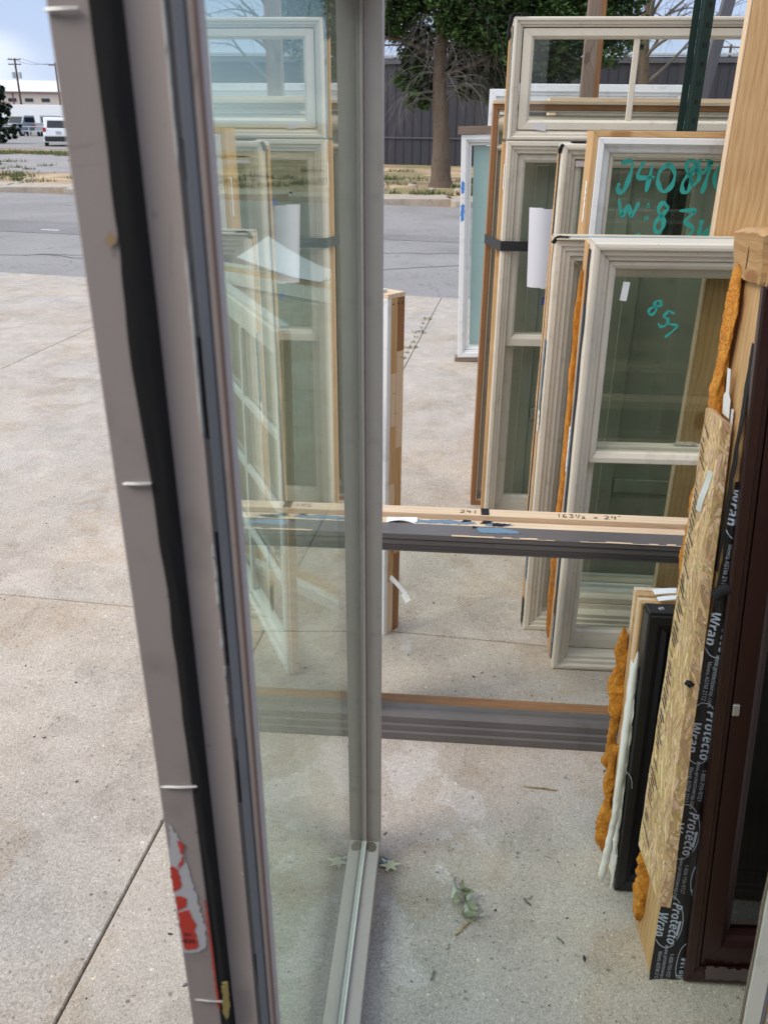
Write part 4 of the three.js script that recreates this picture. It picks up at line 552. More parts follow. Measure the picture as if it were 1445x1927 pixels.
// D1: narrow one between E and C
{
  const t = thing('casement_window', 'narrow beige window with a pale label, between the teal lettered window and the transom', 'window', .318, 2.86, 0, {});
  const f = part(t, 'frame'); frame(f, 0, 0, .66, 1.455, MOULD, M.beige); sash(t, .047, .040, .613, 1.408, .022, -.030, M.beige, M.glass, {}, .03);
  const g = sheet(.052, .016, (u) => [0, 0, .001 * Math.sin(u * 9)]); g.translate(.073, 1.397, -.024); add(t, 'label', g, std({ color: lin(.72, .62, .62), roughness: .7 }));
  rag(t, 'black_tape', .05, 1.43, -.06, -.03, -.001, M.seal, 252); rag(t, 'wood_strip', .02, 1.44, -.1, -.062, -.001, M.pine, 253); add(t, 'tar_strip', bx(.03, .10, 1.455, 1.461, -.06, -.004, .002), M.seal);
  add(t, 'corner_tape', lumpy([V(-.006, 1.425, -.01), V(-.004, 1.442, -.004), V(0, 1.452, 0)], .006, .006, 254, .4, 10, 6), M.seal);
}
// green slotted upright
{
  const t = thing('rack_upright', 'dark green slotted steel rack upright in front of the transom', 'rack post', .712, 2.985, 0, {});
  add(t, 'flange', bx(0, .030, 0, 2.6, -.002, 0, 0), M.green); add(t, 'web', bx(-.0005, .002, 0, 2.6, -.045, -.0022, 0), M.green); add(t, 'web', bx(.028, .0305, 0, 2.6, -.045, -.0022, 0), M.green); add(t, 'outer_flange', bx(-.022, -.0006, 0, 2.6, -.048, -.046, 0), M.green);
  for (let k = 0; k < 48; k++) { const y = .06 + k * .052; const m = add(t, 'slot', bx(.0105, .0205, y, y + .013, -.0012, .0006, 0), M.hole); const n = add(t, 'slot', bx(-.0012, .0008, y + .018, y + .036, -.03, -.014, 0), M.hole); }
}
// C: transom over a double-hung, one mulled unit
{
  const t = thing('transom_window', 'tall beige unit with a divided transom above a double-hung, hung with white paper', 'window', .172, 3.17, 0, { side: .004 });
  const w = 1.22;
  const f = part(t, 'frame'); frame(f, 0, 1.458, w, 1.822, [[0, -.12], [0, -.004], [.004, 0], [.010, 0], [.013, -.006], [.020, -.006], [.023, -.012], [.028, -.013], [.030, -.03], [.030, -.12]], M.beige);
  const s = sash(t, .0325, 1.4905, w - .0325, 1.7895, .036, -.010, M.beige, M.glassClear, { b: .85, t: .8 }, .035, 'transom sash with vertical glazing bars');
  for (const x of [.398, .738]) { const g = new THREE.BufferGeometry(); add(s, 'glazing_bar', bx(x - .010, x + .010, 1.519, 1.763, -.0255, -.017, .004), M.beige); }
  const lb = sheet(.045, .02, () => [0, 0, .0003]); lb.rotateZ(-.15); lb.translate(.105, 1.4985, -.0092); add(s, 'label_residue', lb, std({ color: lin(.62, .60, .62), roughness: .8 }));
  doubleHung(t, 0, 0, w, 1.455, .748, THINM, M.beige, M.glass, { inset: .040, sw: .028 });
  sideStrips(t, .01, 1.45, [['jamb_lining', -.125, -.075, 0, .012, M.pine]]); rag(t, 'blue_tape', 1.46, 1.80, -.075, -.04, -.001, M.tapeblue, 261); rag(t, 'paper_remnant', 1.30, 1.38, -.05, -.02, -.002, M.paperw, 263); add(t, 'jamb_lining', bx(-.010, -.0005, 1.46, 1.80, -.118, -.078, .001), M.pine);
  { const g = scrap([[0, 0], [.3, .002], [.8, 0], [1.2, .004], [1.2, .035], [.6, .04], [0, .034]], .0012, 265, .006); g.rotateX(-Math.PI / 2); g.translate(.008, 1.8225, -.03); add(t, 'blue_tape', g, M.tapeblue); }
  add(t, 'corner_tape', lumpy([V(-.014, 1.755, -.03), V(-.012, 1.80, -.025), V(-.004, 1.828, -.012), V(.03, 1.830, -.01), V(.05, 1.829, -.012)], .007, .012, 266, .5, 24, 8), M.seal);
  // paper hung on it and the strap round it
  const p = thing('hanging_paper', 'long blank white paper sheet taped to the front of the transom unit', 'paper', .305, 3.138, 1.112, {}); add(p, 'sheet', sheet(.088, .268, (u, v) => [(.5 - v) * .012, u > .55 ? -.004 : 0, .010 * Math.sin(u * 3) + .006 * (1 - v)]), M.paper); add(p, 'back_sheet', sheet(.080, .262, (u, v) => [.01 + (.5 - v) * .01, -.006, .008 * Math.sin(u * 3) + .004 * (1 - v) - .004]), M.paper);
  add(p, 'blue_tape', bx(.030, .052, .110, .152, -.006, -.004, 0), M.bluetape); add(p, 'blue_tape', bx(.022, .040, -.20, -.172, -.012, -.010, 0), M.bluetape);
  const g = [bx(-.006, .14, 1.096, 1.130, .004, .0065, .0008)]; const st = thing('strap', 'black strap tied round the transom unit and the brown framed window', 'strap', .172, 3.17, 0, {}); add(st, 'front_run', g, M.strap);
  add(st, 'side_run', hexa([V(-.056, 1.092, -.236), V(-.006, 1.096, .0035), V(-.0035, 1.096, .0055), V(-.054, 1.092, -.238), V(-.056, 1.126, -.236), V(-.006, 1.130, .0035), V(-.0035, 1.130, .0055), V(-.054, 1.126, -.238)]), M.strap);
}
// B: brown timber jamb with a cream roll
{
  const t = thing('blind_window', 'tall window in a brown timber jamb with a cream roller at its head', 'window', .122, 3.40, 0, {});
  const w = 1.15, fr = [[0, -.13], [0, -.001], [.0015, 0], [.016, 0], [.0175, -.0015], [.0175, -.13]]; frame(t, 0, 0, w, 1.572, fr, M.brown, undefined, ['jamb_lining', 'jamb_lining', 'head_lining', 'sill_lining']); add(t, 'head_ledge', bx(-.004, w + .004, 1.5725, 1.585, -.10, .006, .002), M.pale);
  frame(part(t, 'frame'), .018, .018, w - .018, 1.554, [[0, -.12], [0, -.006], [.006, -.004], [.006, -.12]], M.cream); sash(t, .025, .06, w - .025, 1.42, .022, -.02, M.beigeDark, M.glass, {}, .03); add(t, 'stop_bead', bx(.050, .056, .05, 1.43, -.055, -.052, 0), M.seal);
  { const g = new THREE.CylinderGeometry(.030, .030, w - .04, 20); g.rotateZ(Math.PI / 2); g.translate(w / 2, 1.508, -.028); add(t, 'roller', g, M.cream); const q = new THREE.CylinderGeometry(.010, .010, w - .04, 12); q.rotateZ(Math.PI / 2); q.translate(w / 2, 1.428, -.012); add(t, 'roller_bar', q, M.cream); add(t, 'blind', bx(.02, w - .02, 1.44, 1.49, -.03, -.028, 0), M.beigeDark); }
}
// A: white vinyl window with timber cap
{
  const t = thing('vinyl_window', 'white vinyl window with brown timber cap and blue paint marks, nearest the street', 'window', .062, 5.86, 0, { side: .029 });
  const w = .40; add(t, 'timber_foot', bx(-.02, w, 0, .030, -.09, 0, .002), M.greywood); add(t, 'timber_cap', bx(-.022, w, 1.452, 1.498, -.09, .01, .002), M.greywood);
  const f = part(t, 'frame'); frame(f, 0, .031, w, 1.451, [[0, -.08], [0, -.003], [.003, 0], [.030, 0], [.033, -.012], [.045, -.012], [.047, -.03], [.047, -.08]], M.white, {}); sash(t, .048, .079, w - .048, 1.403, .018, -.032, M.white, M.glassClear, {}, .03);
  add(t, 'backing_panel', bx(.08, w - .05, .10, 1.38, -.099, -.092, 0), M.mint);
  for (const [y, hh] of [[1.10, .07], [.93, .10], [.16, 0]]) if (hh) { const g = scrap([[.004, y], [.024, y + .01], [.026, y + hh], [.012, y + hh * 1.15], [.003, y + hh * .9]], .0006, 270 + y * 10, .008); g.translate(0, 0, .0006); add(f, 'blue_paint', g, std({ color: lin(.06, .22, .62), roughness: .7 })); }
}
// white frames further back
for (const [a, b, h, w, lb] of [[.215, 6.9, 1.745, .9, 'white vinyl frame standing furthest back, its corner just above the timber cap'], [.33, 6.5, 1.765, 1.2, 'white vinyl frame behind the transom glass with a stay arm']]) {
  const t = thing('white_frame', lb, 'window', a, b, 0, {}); const f = part(t, 'frame'); frame(f, 0, 0, w, h, [[0, -.08], [0, -.003], [.003, 0], [.045, 0], [.048, -.015], [.07, -.015], [.07, -.08]], M.white); sash(t, .071, .071, w - .071, h - .071, .04, -.02, M.white, M.glassClear, {}, .03); add(t, 'rail', bx(.071, w - .071, 1.50, 1.55, -.06, -.021), M.white); add(t, 'stay_arm', tube([V(.16, 1.47, .0), V(.12, 1.57, .02), V(.10, 1.64, .03)], .012, 8, 8), M.can);
}
// one more row of tops behind the transom glass
{ const t = thing('stored_window', 'timber topped window seen through the transom glass', 'window', .40, 4.25, 0, {}); frame(t, 0, 0, 1.7, 1.62, [[0, -.12], [0, 0], [.03, 0], [.03, -.12]], M.pale, undefined, ['jamb_lining', 'jamb_lining', 'head_lining', 'sill_lining']); sash(t, .031, .031, 1.669, 1.569, .05, -.02, M.beigeDark, M.glass, {}, .03); add(t, 'rail', bx(.08, 1.62, 1.40, 1.44, -.05, -.03), M.beigeDark); }
{ // boards laid on edge on top of one another, filling the depth of the rack
  const t = thing('board_stack', 'tall stack of dull brown boards deep in the rack, behind the glass', 'lumber', .14, 3.62, 0, {}); const r = rng(818); let y = 0; const om = [std({ map: texGrey, color: lin(1.5, 1.55, 1.5), roughness: .9 }), std({ map: texGrey, color: lin(1.9, 1.95, 1.85), roughness: .9 }), std({ map: texPale, color: lin(.70, .74, .72), roughness: .9 })];
  while (y < 1.50) { const h = .028 + r() * .05, d = r() * .03; add(t, 'board', bx(r() * .004, 1.74 - r() * .05, y + .0015, y + h, -.30, -d, .002), om[Math.floor(r() * 3)]); y += h; }
}
// flush slabs stored between the glazed units, seen through the panes
for (const [sx, bb, ww, hh, lb] of [[.47, 2.80, .95, 1.13, 'grey green flush panel behind the glass of the tagged double-hung'], [.215, 3.335, .80, 1.405, 'grey green flush panel directly behind the transom unit glass']]) { const t = thing('stored_panel', lb, 'panel', sx, bb, 0, {}), pm = std({ color: lin(.40, .42, .355), map: smudge, roughness: .6 }); add(t, 'panel', bx(0, ww, 0, hh, -.035, 0, .003), pm); add(t, 'edge', bx(-.006, -.0004, 0, hh, -.035, 0, .002), M.pale); for (const x of [.07, ww * .46, ww * .78]) add(t, 'batten', bx(x, x + .045, .02, hh - .03, .0005, .014, .003), pm); add(t, 'batten', bx(.12, ww * .46 - .002, hh * .30, hh * .30 + .05, .0005, .013, .003), pm); }
for (const [a, b, w, mat, lb, H, sd] of [[.575, 4.6, .060, M.greywood, 'weathered grey green rack post behind the transom, beside a rusty one', 2.5, 0], [.660, 4.75, .038, M.brown, 'rusty brown rack post behind the transom', 2.5, .01], [.965, 4.9, .055, M.wallrail, 'dark leaning rack post behind the green upright', 2.6, -.14]]) { const t = thing('timber_post', lb, 'post', a, b, 0, { side: sd }); add(t, 'post', bx(0, w, 0, H, -w, 0, .003, 1), mat); add(t, 'foot_plate', bx(-.03, w + .03, 0, .012, -w - .03, .03), M.steel); }

// ------------------------------------------------------------------ windows beyond the big pane, on the left of the aisle
{
  const L = 1.15, t = thing('pine_jamb_window', 'white faced window with a laminated pine jamb end, behind the big pane', 'window', -.17 - .8 * L, 2.323 + .6 * L, 0, { turn: -.6435 });
  const H = 1.083; frame(part(t, 'frame'), 0, 0, L, H - .012, [[0, -.014], [0, -.002], [.002, 0], [.040, 0], [.043, -.006], [.055, -.010], [.055, -.014]], M.white); pane(t, .05, .05, L - .05, H - .06, -.012, M.glassClear);
  const tones = [M.pine, M.pale, M.brown, M.pine]; // jamb end, laminated from short lengths
  let y = 0, k = 0; for (const e of [.19, .36, .52, .70, .86, H - .013]) { add(t, 'jamb_block', bx(L - .020, L - .0004, y + .0006, e, -.042, -.0145, .0008, 1), k % 2 ? M.pine : M.pale); y = e; k++; }
  y = 0; for (const e of [.28, .44, .63, .92, H - .013]) { add(t, 'jamb_block', bx(L - .020, L - .0006, y + .0006, e, -.072, -.0428, .0008, 1), tones[k % 4]); y = e; k++; }
  add(t, 'jamb_lining', bx(0, .02, 0, H - .013, -.072, -.0145), M.pine); add(t, 'head_lining', bx(-.001, L, H - .0125, H, -.072, -.0005, .001), M.pale); add(t, 'head_strip', bx(.002, L - .03, H + .0005, H + .008, -.030, -.002, .001), M.offwhite); add(t, 'sill_lining', bx(.0205, L - .0205, 0, .05, -.072, -.015), M.pine);
  for (const [z, w] of [[-.020, .005], [-.040, .006], [-.058, .005]]) add(t, 'staple_hole', bx(L - .0015, L + .0004, H - .030, H - .0265, z - w, z, 0), M.hole);
  for (const [yy, z] of [[.80, -.03], [.74, -.035], [.45, -.03], [.40, -.05], [.90, -.06]]) add(t, 'pencil_mark', bx(L - .0006, L + .0003, yy, yy + .0012, z - .008, z, 0), M.ink);
  const p = thing('curled_paper', 'curled white paper sheet lying on the pine jamb window head', 'paper', -.17 - .8 * .42, 2.323 + .6 * .42, H + .01, { turn: -.6435 });
  const g = sheet(.36, .11, (u, v) => [.03 * v * (1 - u), 0, .10 * Math.pow(Math.max(0, .8 - u), 1.4) * (.45 + .55 * v) + .006 * v * v]); g.rotateX(-Math.PI / 2 + .10); g.translate(0, .004, -.036); add(p, 'sheet', g, M.paper);
  const q = thing('peeling_label', 'peeling silver white label at the foot of the pine jamb', 'label', -.143, 2.33, .178, { turn: -.62 }); const s = sheet(.082, .020, (u) => [0, 0, .012 * u * u]); s.rotateZ(-.42); s.translate(.030, .02, .006); add(q, 'strip', s, M.tornpaper); const s2 = sheet(.030, .030, (u, v) => [0, 0, .004 * u]); s2.rotateZ(-.75); s2.translate(.066, -.004, .016); add(q, 'corner', s2, M.paperw);
}
{
  const L = .86, t = thing('gridded_sash', 'white sash with a grid of glazing bars, leaning behind the big pane', 'window', -.44 - .453 * L, 2.083 + .891 * L, 0, { turn: -1.10, back: .01 });
  const H = 1.03; frame(part(t, 'frame'), 0, 0, L, H, [[0, -.036], [0, -.004], [.004, 0], [.018, 0], [.021, -.005], [.046, -.005], [.052, -.012], [.052, -.036]], M.white, { b: 1.3, t: 1.5 });
  add(t, 'top_bead', bx(-.006, L + .012, H + .0006, H + .014, -.032, -.004, .002), M.white); add(t, 'edge_strip', bx(L + .0006, L + .012, .01, H - .002, -.034, -.012, .001), M.pale); pane(t, .05, .065, L - .05, H - .075, -.022, M.glassClear);
  for (const x of [L / 2]) add(t, 'glazing_bar', bx(x - .012, x + .012, .067, H - .077, -.020, -.006, .003), M.white); for (let k = 1; k < 4; k++) { const y = .067 + (H - .144) * k / 4; for (const [xa, xb] of [[.052, L / 2 - .0125], [L / 2 + .0125, L - .052]]) add(t, 'glazing_bar', bx(xa, xb, y - .012, y + .012, -.020, -.0065, .003), M.white); }
}

// ------------------------------------------------------------------ right foreground
// printed black flashing membrane
const wrapTex = canvasTex(512, 4096 / 2, (c, w, h) => { // 0.13 m across, 0.52 m along
  c.fillStyle = '#14171c'; c.fillRect(0, 0, w, h); const r = rng(6); for (let i = 0; i < 900; i++) { c.fillStyle = `rgba(${60 + r() * 60},${66 + r() * 60},${76 + r() * 60},${.03 + r() * .05})`; c.fillRect(r() * w, r() * h, 1 + r() * 3, 8 + r() * 60); }
  const ink = '#bcc6d8';
  const logo = (x, y, s) => { c.save(); c.translate(x, y); c.rotate(Math.PI / 2); c.scale(s, s); c.strokeStyle = ink; c.fillStyle = ink; c.lineWidth = 7; c.lineCap = 'round'; c.beginPath(); c.ellipse(0, 20, 300, 132, -.06, 0, 6.283); c.stroke(); c.fillStyle = '#14171c'; c.fillRect(-230, -84, 500, 92); c.fillRect(-170, 30, 380, 90); c.fillStyle = ink; c.font = 'italic bold 118px sans-serif'; c.textAlign = 'center'; c.fillText('Protecto', 10, 0); c.fillText('Wrap', 30, 112); c.lineWidth = 22; c.beginPath(); c.moveTo(-10, -88); c.lineTo(150, -78); c.stroke(); c.lineWidth = 4; c.beginPath(); c.arc(262, -54, 9, 0, 6.283); c.stroke(); c.restore(); };
  const small = (x, y) => { c.save(); c.translate(x, y); c.rotate(Math.PI / 2); c.fillStyle = '#b9c1cf'; c.font = '46px sans-serif'; c.textAlign = 'center'; c.fillText('1-800-759-9727', 0, -54); c.fillText('www.protectowrap.com', 0, 0); c.fillText('Meets ASTM 2112', 0, 54); c.restore(); };
  for (let k = -1; k < 4; k++) { logo(140, 340 + k * 1024, 1.0); logo(410, 860 + k * 1024, 1.0); small(400, 340 + k * 1024); small(130, 860 + k * 1024); }
}, true);
const wrapMat = std({ map: wrapTex, roughness: .36 });
{
  const t = thing('mahogany_window', 'dark mahogany window with printed black flashing along its pine jamb, right foreground', 'window', .441, 1.176, 0, { back: .0655 });
  const H = 1.335; // pine jamb, three lengths
  add(t, 'jamb_lining', hexa([V(0, .002, 0), V(.034, .002, 0), V(.034, .002, -.118), V(-.004, .002, -.118), V(0, H, 0), V(.034, H, 0), V(.034, H, -.13), V(0, H, -.13)]), M.pine);
  add(t, 'jamb_lining', bx(.0345, .9, 0, .03, -.118, -.002), M.pine); add(t, 'head_lining', bx(.0345, .9, H - .03, H, -.13, -.002), M.pale);
  // rough block at the head
  { const g = new THREE.BoxGeometry(.05, .066, .135, 6, 7, 12), p = g.attributes.position, n = fbm(5, 4, 300); for (let i = 0; i < p.count; i++) { const x = p.getX(i), y = p.getY(i), z = p.getZ(i), q = (n(z * 4 + .5, y * 6 + x * 3) - .5); p.setXYZ(i, x * (1 + .15 * q) + q * .006 - Math.max(0, y) * .12, y + q * .012 - Math.max(0, -x - .01) * .45, z + q * .012); } g.computeVertexNormals(); const b = uvm(g, 2); b.translate(.016, H + .008, -.070); add(t, 'head_block', b, std({ map: texPine, color: lin(.80, .76, .70), roughness: .85 })); add(t, 'block_crack', bx(-.0100, -.0070, H - .016, H + .030, -.0705, -.0695, 0), M.hole); }
  foamStrip(t, .70, H - .012, -.104, .016, .024, 301, M.foam, -.010); foamStrip(t, .03, .34, -.102, .012, .018, 302, M.foam, -.006);
  // flashing: front strip narrowing upward, loose at the foot
  { const P = [], uv = [], I = [], n = 40, m = 6, nz = fbm(8, 4, 310); for (let i = 0; i <= n; i++) { const v = i / n, y = -.006 + v * 1.02, xl = -.004 + .004 * v + (nz(v, .2) - .5) * .006, xr = .064 - .056 * v; for (let j = 0; j <= m; j++) { const u = j / m, x = mix(xl, xr, u); P.push(x, Math.max(y, -.0), (.003 + .007 * nz(v * 2.6, u * .5) + .004 * nz(v * 6, u)) + (v < .08 ? (1 - u) * .006 : 0)); uv.push((x + .004) / .105 + .05, y / .42); } } for (let i = 0; i < n; i++) for (let j = 0; j < m; j++) { const q = i * (m + 1) + j; I.push(q, q + 1, q + m + 1, q + 1, q + m + 2, q + m + 1); } const g = new THREE.BufferGeometry(); g.setAttribute('position', new THREE.Float32BufferAttribute(P, 3)); g.setAttribute('uv', new THREE.Float32BufferAttribute(uv, 2)); g.setIndex(I); g.computeVertexNormals(); add(t, 'flashing_membrane', g, wrapMat, 'black flashing membrane printed with grey script'); }
  { const g = sheet(.075, .08, (u, v) => [0, 0, .008 * Math.sin(u * 4)]); const q = g.attributes.uv; for (let i = 0; i < q.count; i++) q.setXY(i, q.getX(i) * .5 + .2, q.getY(i) * .16 + .41); g.translate(.066, H - .012, .012); add(t, 'flashing_flap', g, wrapMat); const rr = tube([V(.0, .82, .006), V(.012, .835, .010), V(.026, .832, .008)], .010, 10, 8); add(t, 'flashing_roll', rr, M.rubber); }
  rag(t, 'black_adhesive', .86, 1.22, -.012, .003, -.0005, M.seal, 312);
  // paper tags and scribble on the jamb side
  { const g = sheet(.020, .075, (u, v) => [(v < .45 ? (u - .5) * .016 : -(u - .5) * .004), 0, .006 * v]); g.rotateY(-Math.PI / 2); g.translate(-.006, 1.135, -.064); add(t, 'paper_tag', g, M.paperw); const g2 = sheet(.011, .070, (u, v) => [0, 0, .002 * v]); g2.rotateY(-Math.PI / 2); g2.rotateX(-.12); g2.translate(-.003, 1.080, -.036); add(t, 'paper_tag', g2, M.tornpaper); const tx = writing([['J', 0, .05, .016, .018], ['4', .004, .030, .018, .016], ['0', .018, .034, .012, .014], ['2', 0, .012, .016, .016], ['6', .02, .014, .012, .016], ['5', .008, -.006, .016, .016]], .0016, 0); tx.rotateY(-Math.PI / 2); tx.translate(-.0016, 1.015, -.078); add(t, 'scribble', tx, M.ink); const s = new THREE.CylinderGeometry(.004, .004, .002, 12); s.rotateZ(Math.PI / 2); s.translate(-.001, .965, -.034); add(t, 'screw', s, M.steel); }
  // the dark unit, slightly skewed on its jamb
  const u = part(t, 'dark_frame'); u.position.set(.061, .004, .008); u.rotation.z = .054;
  frame(u, 0, 0, .84, 1.30, [[0, -.003], [0, .008], [.003, .011], [.017, .011], [.020, .006], [.026, .006], [.0265, -.004], [.029, -.004], [.0295, .004], [.062, .004], [.070, -.004], [.074, -.010], [.080, -.012], [.080, -.03], [.03, -.03], [.03, -.003]], M.mahog, { b: 1.35 });
  pane(u, .078, .106, .762, 1.222, -.020, new THREE.MeshPhysicalMaterial({ color: lin(.30, .31, .30), transmission: 1, thickness: 0, roughness: .02, ior: 1.55 }));
  add(u, 'latch', bx(.0285, .040, .60, .622, .004, .010, .002), M.nail); { const g = scrap([[.036, .012], [.30, .010], [.30, .040], [.2, .046], [.12, .038], [.038, .044]], .0005, 320, .008); g.translate(0, 0, .0118); add(u, 'dust_patch', g, std({ color: lin(.12, .085, .085), roughness: .9 })); }
}
// strand board strip
{
  const osb = canvasTex(2048, 256, (c, w, h) => { const r = rng(12); c.fillStyle = '#cfa978'; c.fillRect(0, 0, w, h); for (let i = 0; i < 4200; i++) { const L = 40 + r() * 130, q = 5 + r() * 17, a = (r() - .5) * 1.1 + (r() < .15 ? .8 : 0); c.save(); c.translate(r() * w, r() * h); c.rotate(a); const b = 170 + r() * 70; c.fillStyle = `rgb(${Math.min(250, b + 18)},${b - 10 - r() * 16},${b - 48 - r() * 30})`; c.beginPath(); c.moveTo(-L / 2, -q / 2 * r()); c.lineTo(L / 2, -q / 2); c.lineTo(L / 2 - r() * 20, q / 2); c.lineTo(-L / 2 + r() * 20, q / 2 * r()); c.fill(); c.strokeStyle = 'rgba(90,58,26,.22)'; c.lineWidth = 1; c.stroke(); for (let k = 0; k < 4; k++) { c.strokeStyle = 'rgba(110,74,36,.16)'; c.beginPath(); const y = (r() - .5) * q; c.moveTo(-L / 2, y); c.lineTo(L / 2, y + (r() - .5) * 3); c.stroke(); } c.restore(); } }, true, [1 / .95, 1 / .12]);
  const face = std({ map: osb, roughness: .85, bumpMap: osb, bumpScale: .0012 });
  const t = thing('strand_board', 'rough strand board offcut leaning on the mahogany window jamb', 'board', 0, 0, 0, {});
  const c = [[.415, 1.125, .235], [.437, 1.128, .238], [.408, 1.23, .279], [.392, 1.225, .279], [.418, 1.27, 1.095], [.434, 1.27, 1.088], [.424, 1.345, 1.092], [.412, 1.34, 1.10]].map(([a, b, h]) => V(a, h, -b));
  // subdivide along the length so that the edges can be ragged
  const N = 70, ring = [], nz = fbm(9, 5, 411); for (let i = 0; i <= N; i++) { const v = i / N; ring.push([0, 1, 2, 3].map((k) => { const P = c[k].clone().lerp(c[k + 4], v); P.x += (nz(v * 1.7, k * .21) - .5) * .003; P.z += (nz(v * 2.3, k * .27 + .1) - .5) * (k > 1 ? .006 : .003); P.y += (nz(v * 3.1, k * .3) - .5) * (i && i < N ? 0 : .02); return P; })); }
  const P = [], uv = []; const quad = (A, B, C, D, va, vb, u0, u1) => { for (const [q, x, y] of [[A, va, u0], [B, va, u1], [C, vb, u1], [A, va, u0], [C, vb, u1], [D, vb, u0]]) { P.push(q.x, q.y, q.z); uv.push(x, y); } };
  for (let i = 0; i < N; i++) for (let k = 0; k < 4; k++) { const k2 = (k + 1) % 4, wd = [.016, .11, .016, .11], off = [.3, .0, .5, .12]; quad(ring[i][k], ring[i][k2], ring[i + 1][k2], ring[i + 1][k], i / N * .87, (i + 1) / N * .87, off[k], off[k] + wd[k]); }
  quad(ring[0][0], ring[0][3], ring[0][2], ring[0][1], 0, .02, 0, .1); quad(ring[N][0], ring[N][1], ring[N][2], ring[N][3], 0, .02, 0, .1);
  const g = new THREE.BufferGeometry(); g.setAttribute('position', new THREE.Float32BufferAttribute(P, 3)); g.setAttribute('uv', new THREE.Float32BufferAttribute(uv, 2)); g.computeVertexNormals(); add(t, 'board', g, face);
  // printed grade marks near the back edge
  const at = (u, v) => { const i = Math.min(N - 1, Math.floor(v * N)), f = v * N - i, A = ring[i][3].clone().lerp(ring[i][0], u), B = ring[i + 1][3].clone().lerp(ring[i + 1][0], u), q = A.lerp(B, f); q.x -= .0009; q.z += .0006; return q; }, marks = [], r = rng(77);
  for (let k = 0; k < 74; k++) { const v = .03 + k * .0128, big = r() < .16, u0 = .05 + r() * .05, u1 = big ? .40 : u0 + .12 + r() * .14, dv = big ? .004 : .0022 + r() * .003; if (r() < .18) continue; const sl = .018 + r() * .010, A = at(u0, v + sl * .0), B = at(u1, v - sl * (u1 - u0) * 2), C = at(u1, v - sl * (u1 - u0) * 2 + dv), D = at(u0, v + dv); const q = new THREE.BufferGeometry(); q.setAttribute('position', new THREE.Float32BufferAttribute([A, B, C, A, C, D].flatMap(p => [p.x, p.y, p.z]), 3)); q.computeVertexNormals(); marks.push(q); }
  add(t, 'stamped_marks', marks, M.ink).userData.kind = 'stuff';
  { const q = at(.62, .86), s = sheet(.010, .075, (u, v) => [0, 0, .0015 * Math.sin(v * 6)]); s.rotateY(-.9); s.rotateX(.16); s.rotateZ(-.05); s.translate(q.x - .003, q.y, q.z + .003); add(t, 'paper_label', s, M.paperw); }
  add(t, 'bark_notch', lumpy([at(1.02, .5), at(1.05, .505), at(1.12, .51)], .006, .006, 415, .3, 8, 6), M.hole);
}
// small black window leaning behind the strand board
{
  const t = thing('black_window', 'small black framed window in a pine jamb, behind the strand board', 'window', .405, 1.366, 0, { back: .122 });
  const w = .55, H = .65; frame(t, 0, .002, w, H, [[0, -.050], [0, -.003], [.003, 0], [.020, 0], [.022, -.005], [.030, -.006], [.032, -.012], [.044, -.020], [.046, -.050]], M.black, { b: 1.1 }); { const g = new THREE.PlaneGeometry(w - .08, H - .08); g.translate(w / 2, H / 2, -.032); add(t, 'pane', g, M.darkglass); }
  add(t, 'top_plate', bx(.002, w, H + .0006, H + .006, -.048, -.002, .001), M.black); { const s = new THREE.TorusGeometry(.0045, .0014, 6, 14); s.rotateX(Math.PI / 2); s.translate(.028, H + .0066, -.022); add(t, 'screw_ring', s, M.steel); }
  for (const [z0, z1, m, dy] of [[-.068, -.0505, M.pine, .004], [-.086, -.0685, M.pale, .002], [-.108, -.0865, M.pine, .006], [-.126, -.1085, M.pale, .008]]) { add(t, 'jamb_lining', bx(-.004, .022, .003, H + dy, z0, z1, .001), m); add(t, 'head_lining', bx(.0224, w, H - .02, H + dy, z0, z1, .001), m); }
  rag(t, 'old_paint', .10, .52, -.075, -.030, -.005, M.paperw, 421); rag(t, 'rust_tape', .02, .46, -.050, -.012, -.0035, M.offwhite, 423); rag(t, 'mesh_strip', .05, .40, -.028, -.008, -.0025, std({ color: lin(.30, .27, .22), roughness: 1 }), 424);
  foamStrip(t, .22, .57, -.118, .018, .012, 425, M.foam, -.014); foamStrip(t, .02, .30, -.104, .013, .010, 426, M.foam, -.012);
  { const tx = writing([['4', 0, .05, .012, .014], ['1', 0, .03, .012, .014], ['L', 0, .012, .012, .014]], .0014, 0); tx.rotateY(-Math.PI / 2); tx.translate(-.0046, .54, -.10); add(t, 'scribble', tx, M.ink); }
  const rp = thing('backer_rope', 'frayed white backer rope hanging down the black window side', 'rope', .405, 1.366, 0, { back: .122 }); add(rp, 'rope', lumpy([V(-.006, .56, -.024), V(-.008, .46, -.022), V(-.010, .34, -.018), V(-.012, .24, -.018), V(-.016, .17, -.012), V(-.026, .09, .0), V(-.034, .03, .010)], q => .0045 + .003 * q, .006, 431, .5, 90, 8), M.rope);
  for (const [x, y, k] of [[-.014, .20, 1], [-.02, .13, -1], [-.012, .24, 1], [-.008, .3, -1]]) add(rp, 'loose_thread', tube([V(x, y, -.01), V(x - .012 * k, y - .012, .004), V(x - .016 * k, y - .035, .006)], .0005, 8, 4), M.rope); add(rp, 'tail', lumpy([V(-.006, .10, .004), V(-.010, .05, .010), V(-.012, .018, .014)], .003, .003, 433, .5, 20, 6), M.rope);
  for (const [x, z, wd, hh, lb, yy] of [[.085, -.082, .10, .026, 'white paper slip on the black window head, further from the rim', .668], [.080, -.056, .085, .020, 'white paper slip on the black window head, next to its black rim', .664]]) { const p = thing('paper_slip', lb, 'paper', .405, 1.366, 0, { back: .122 }); const g = sheet(wd, hh, (u, v) => [0, 0, .006 * Math.sin(u * 3) + .002]); g.rotateX(-Math.PI / 2); g.translate(x - .01, yy - .004, z); add(p, 'slip', g, M.paperw); }
}
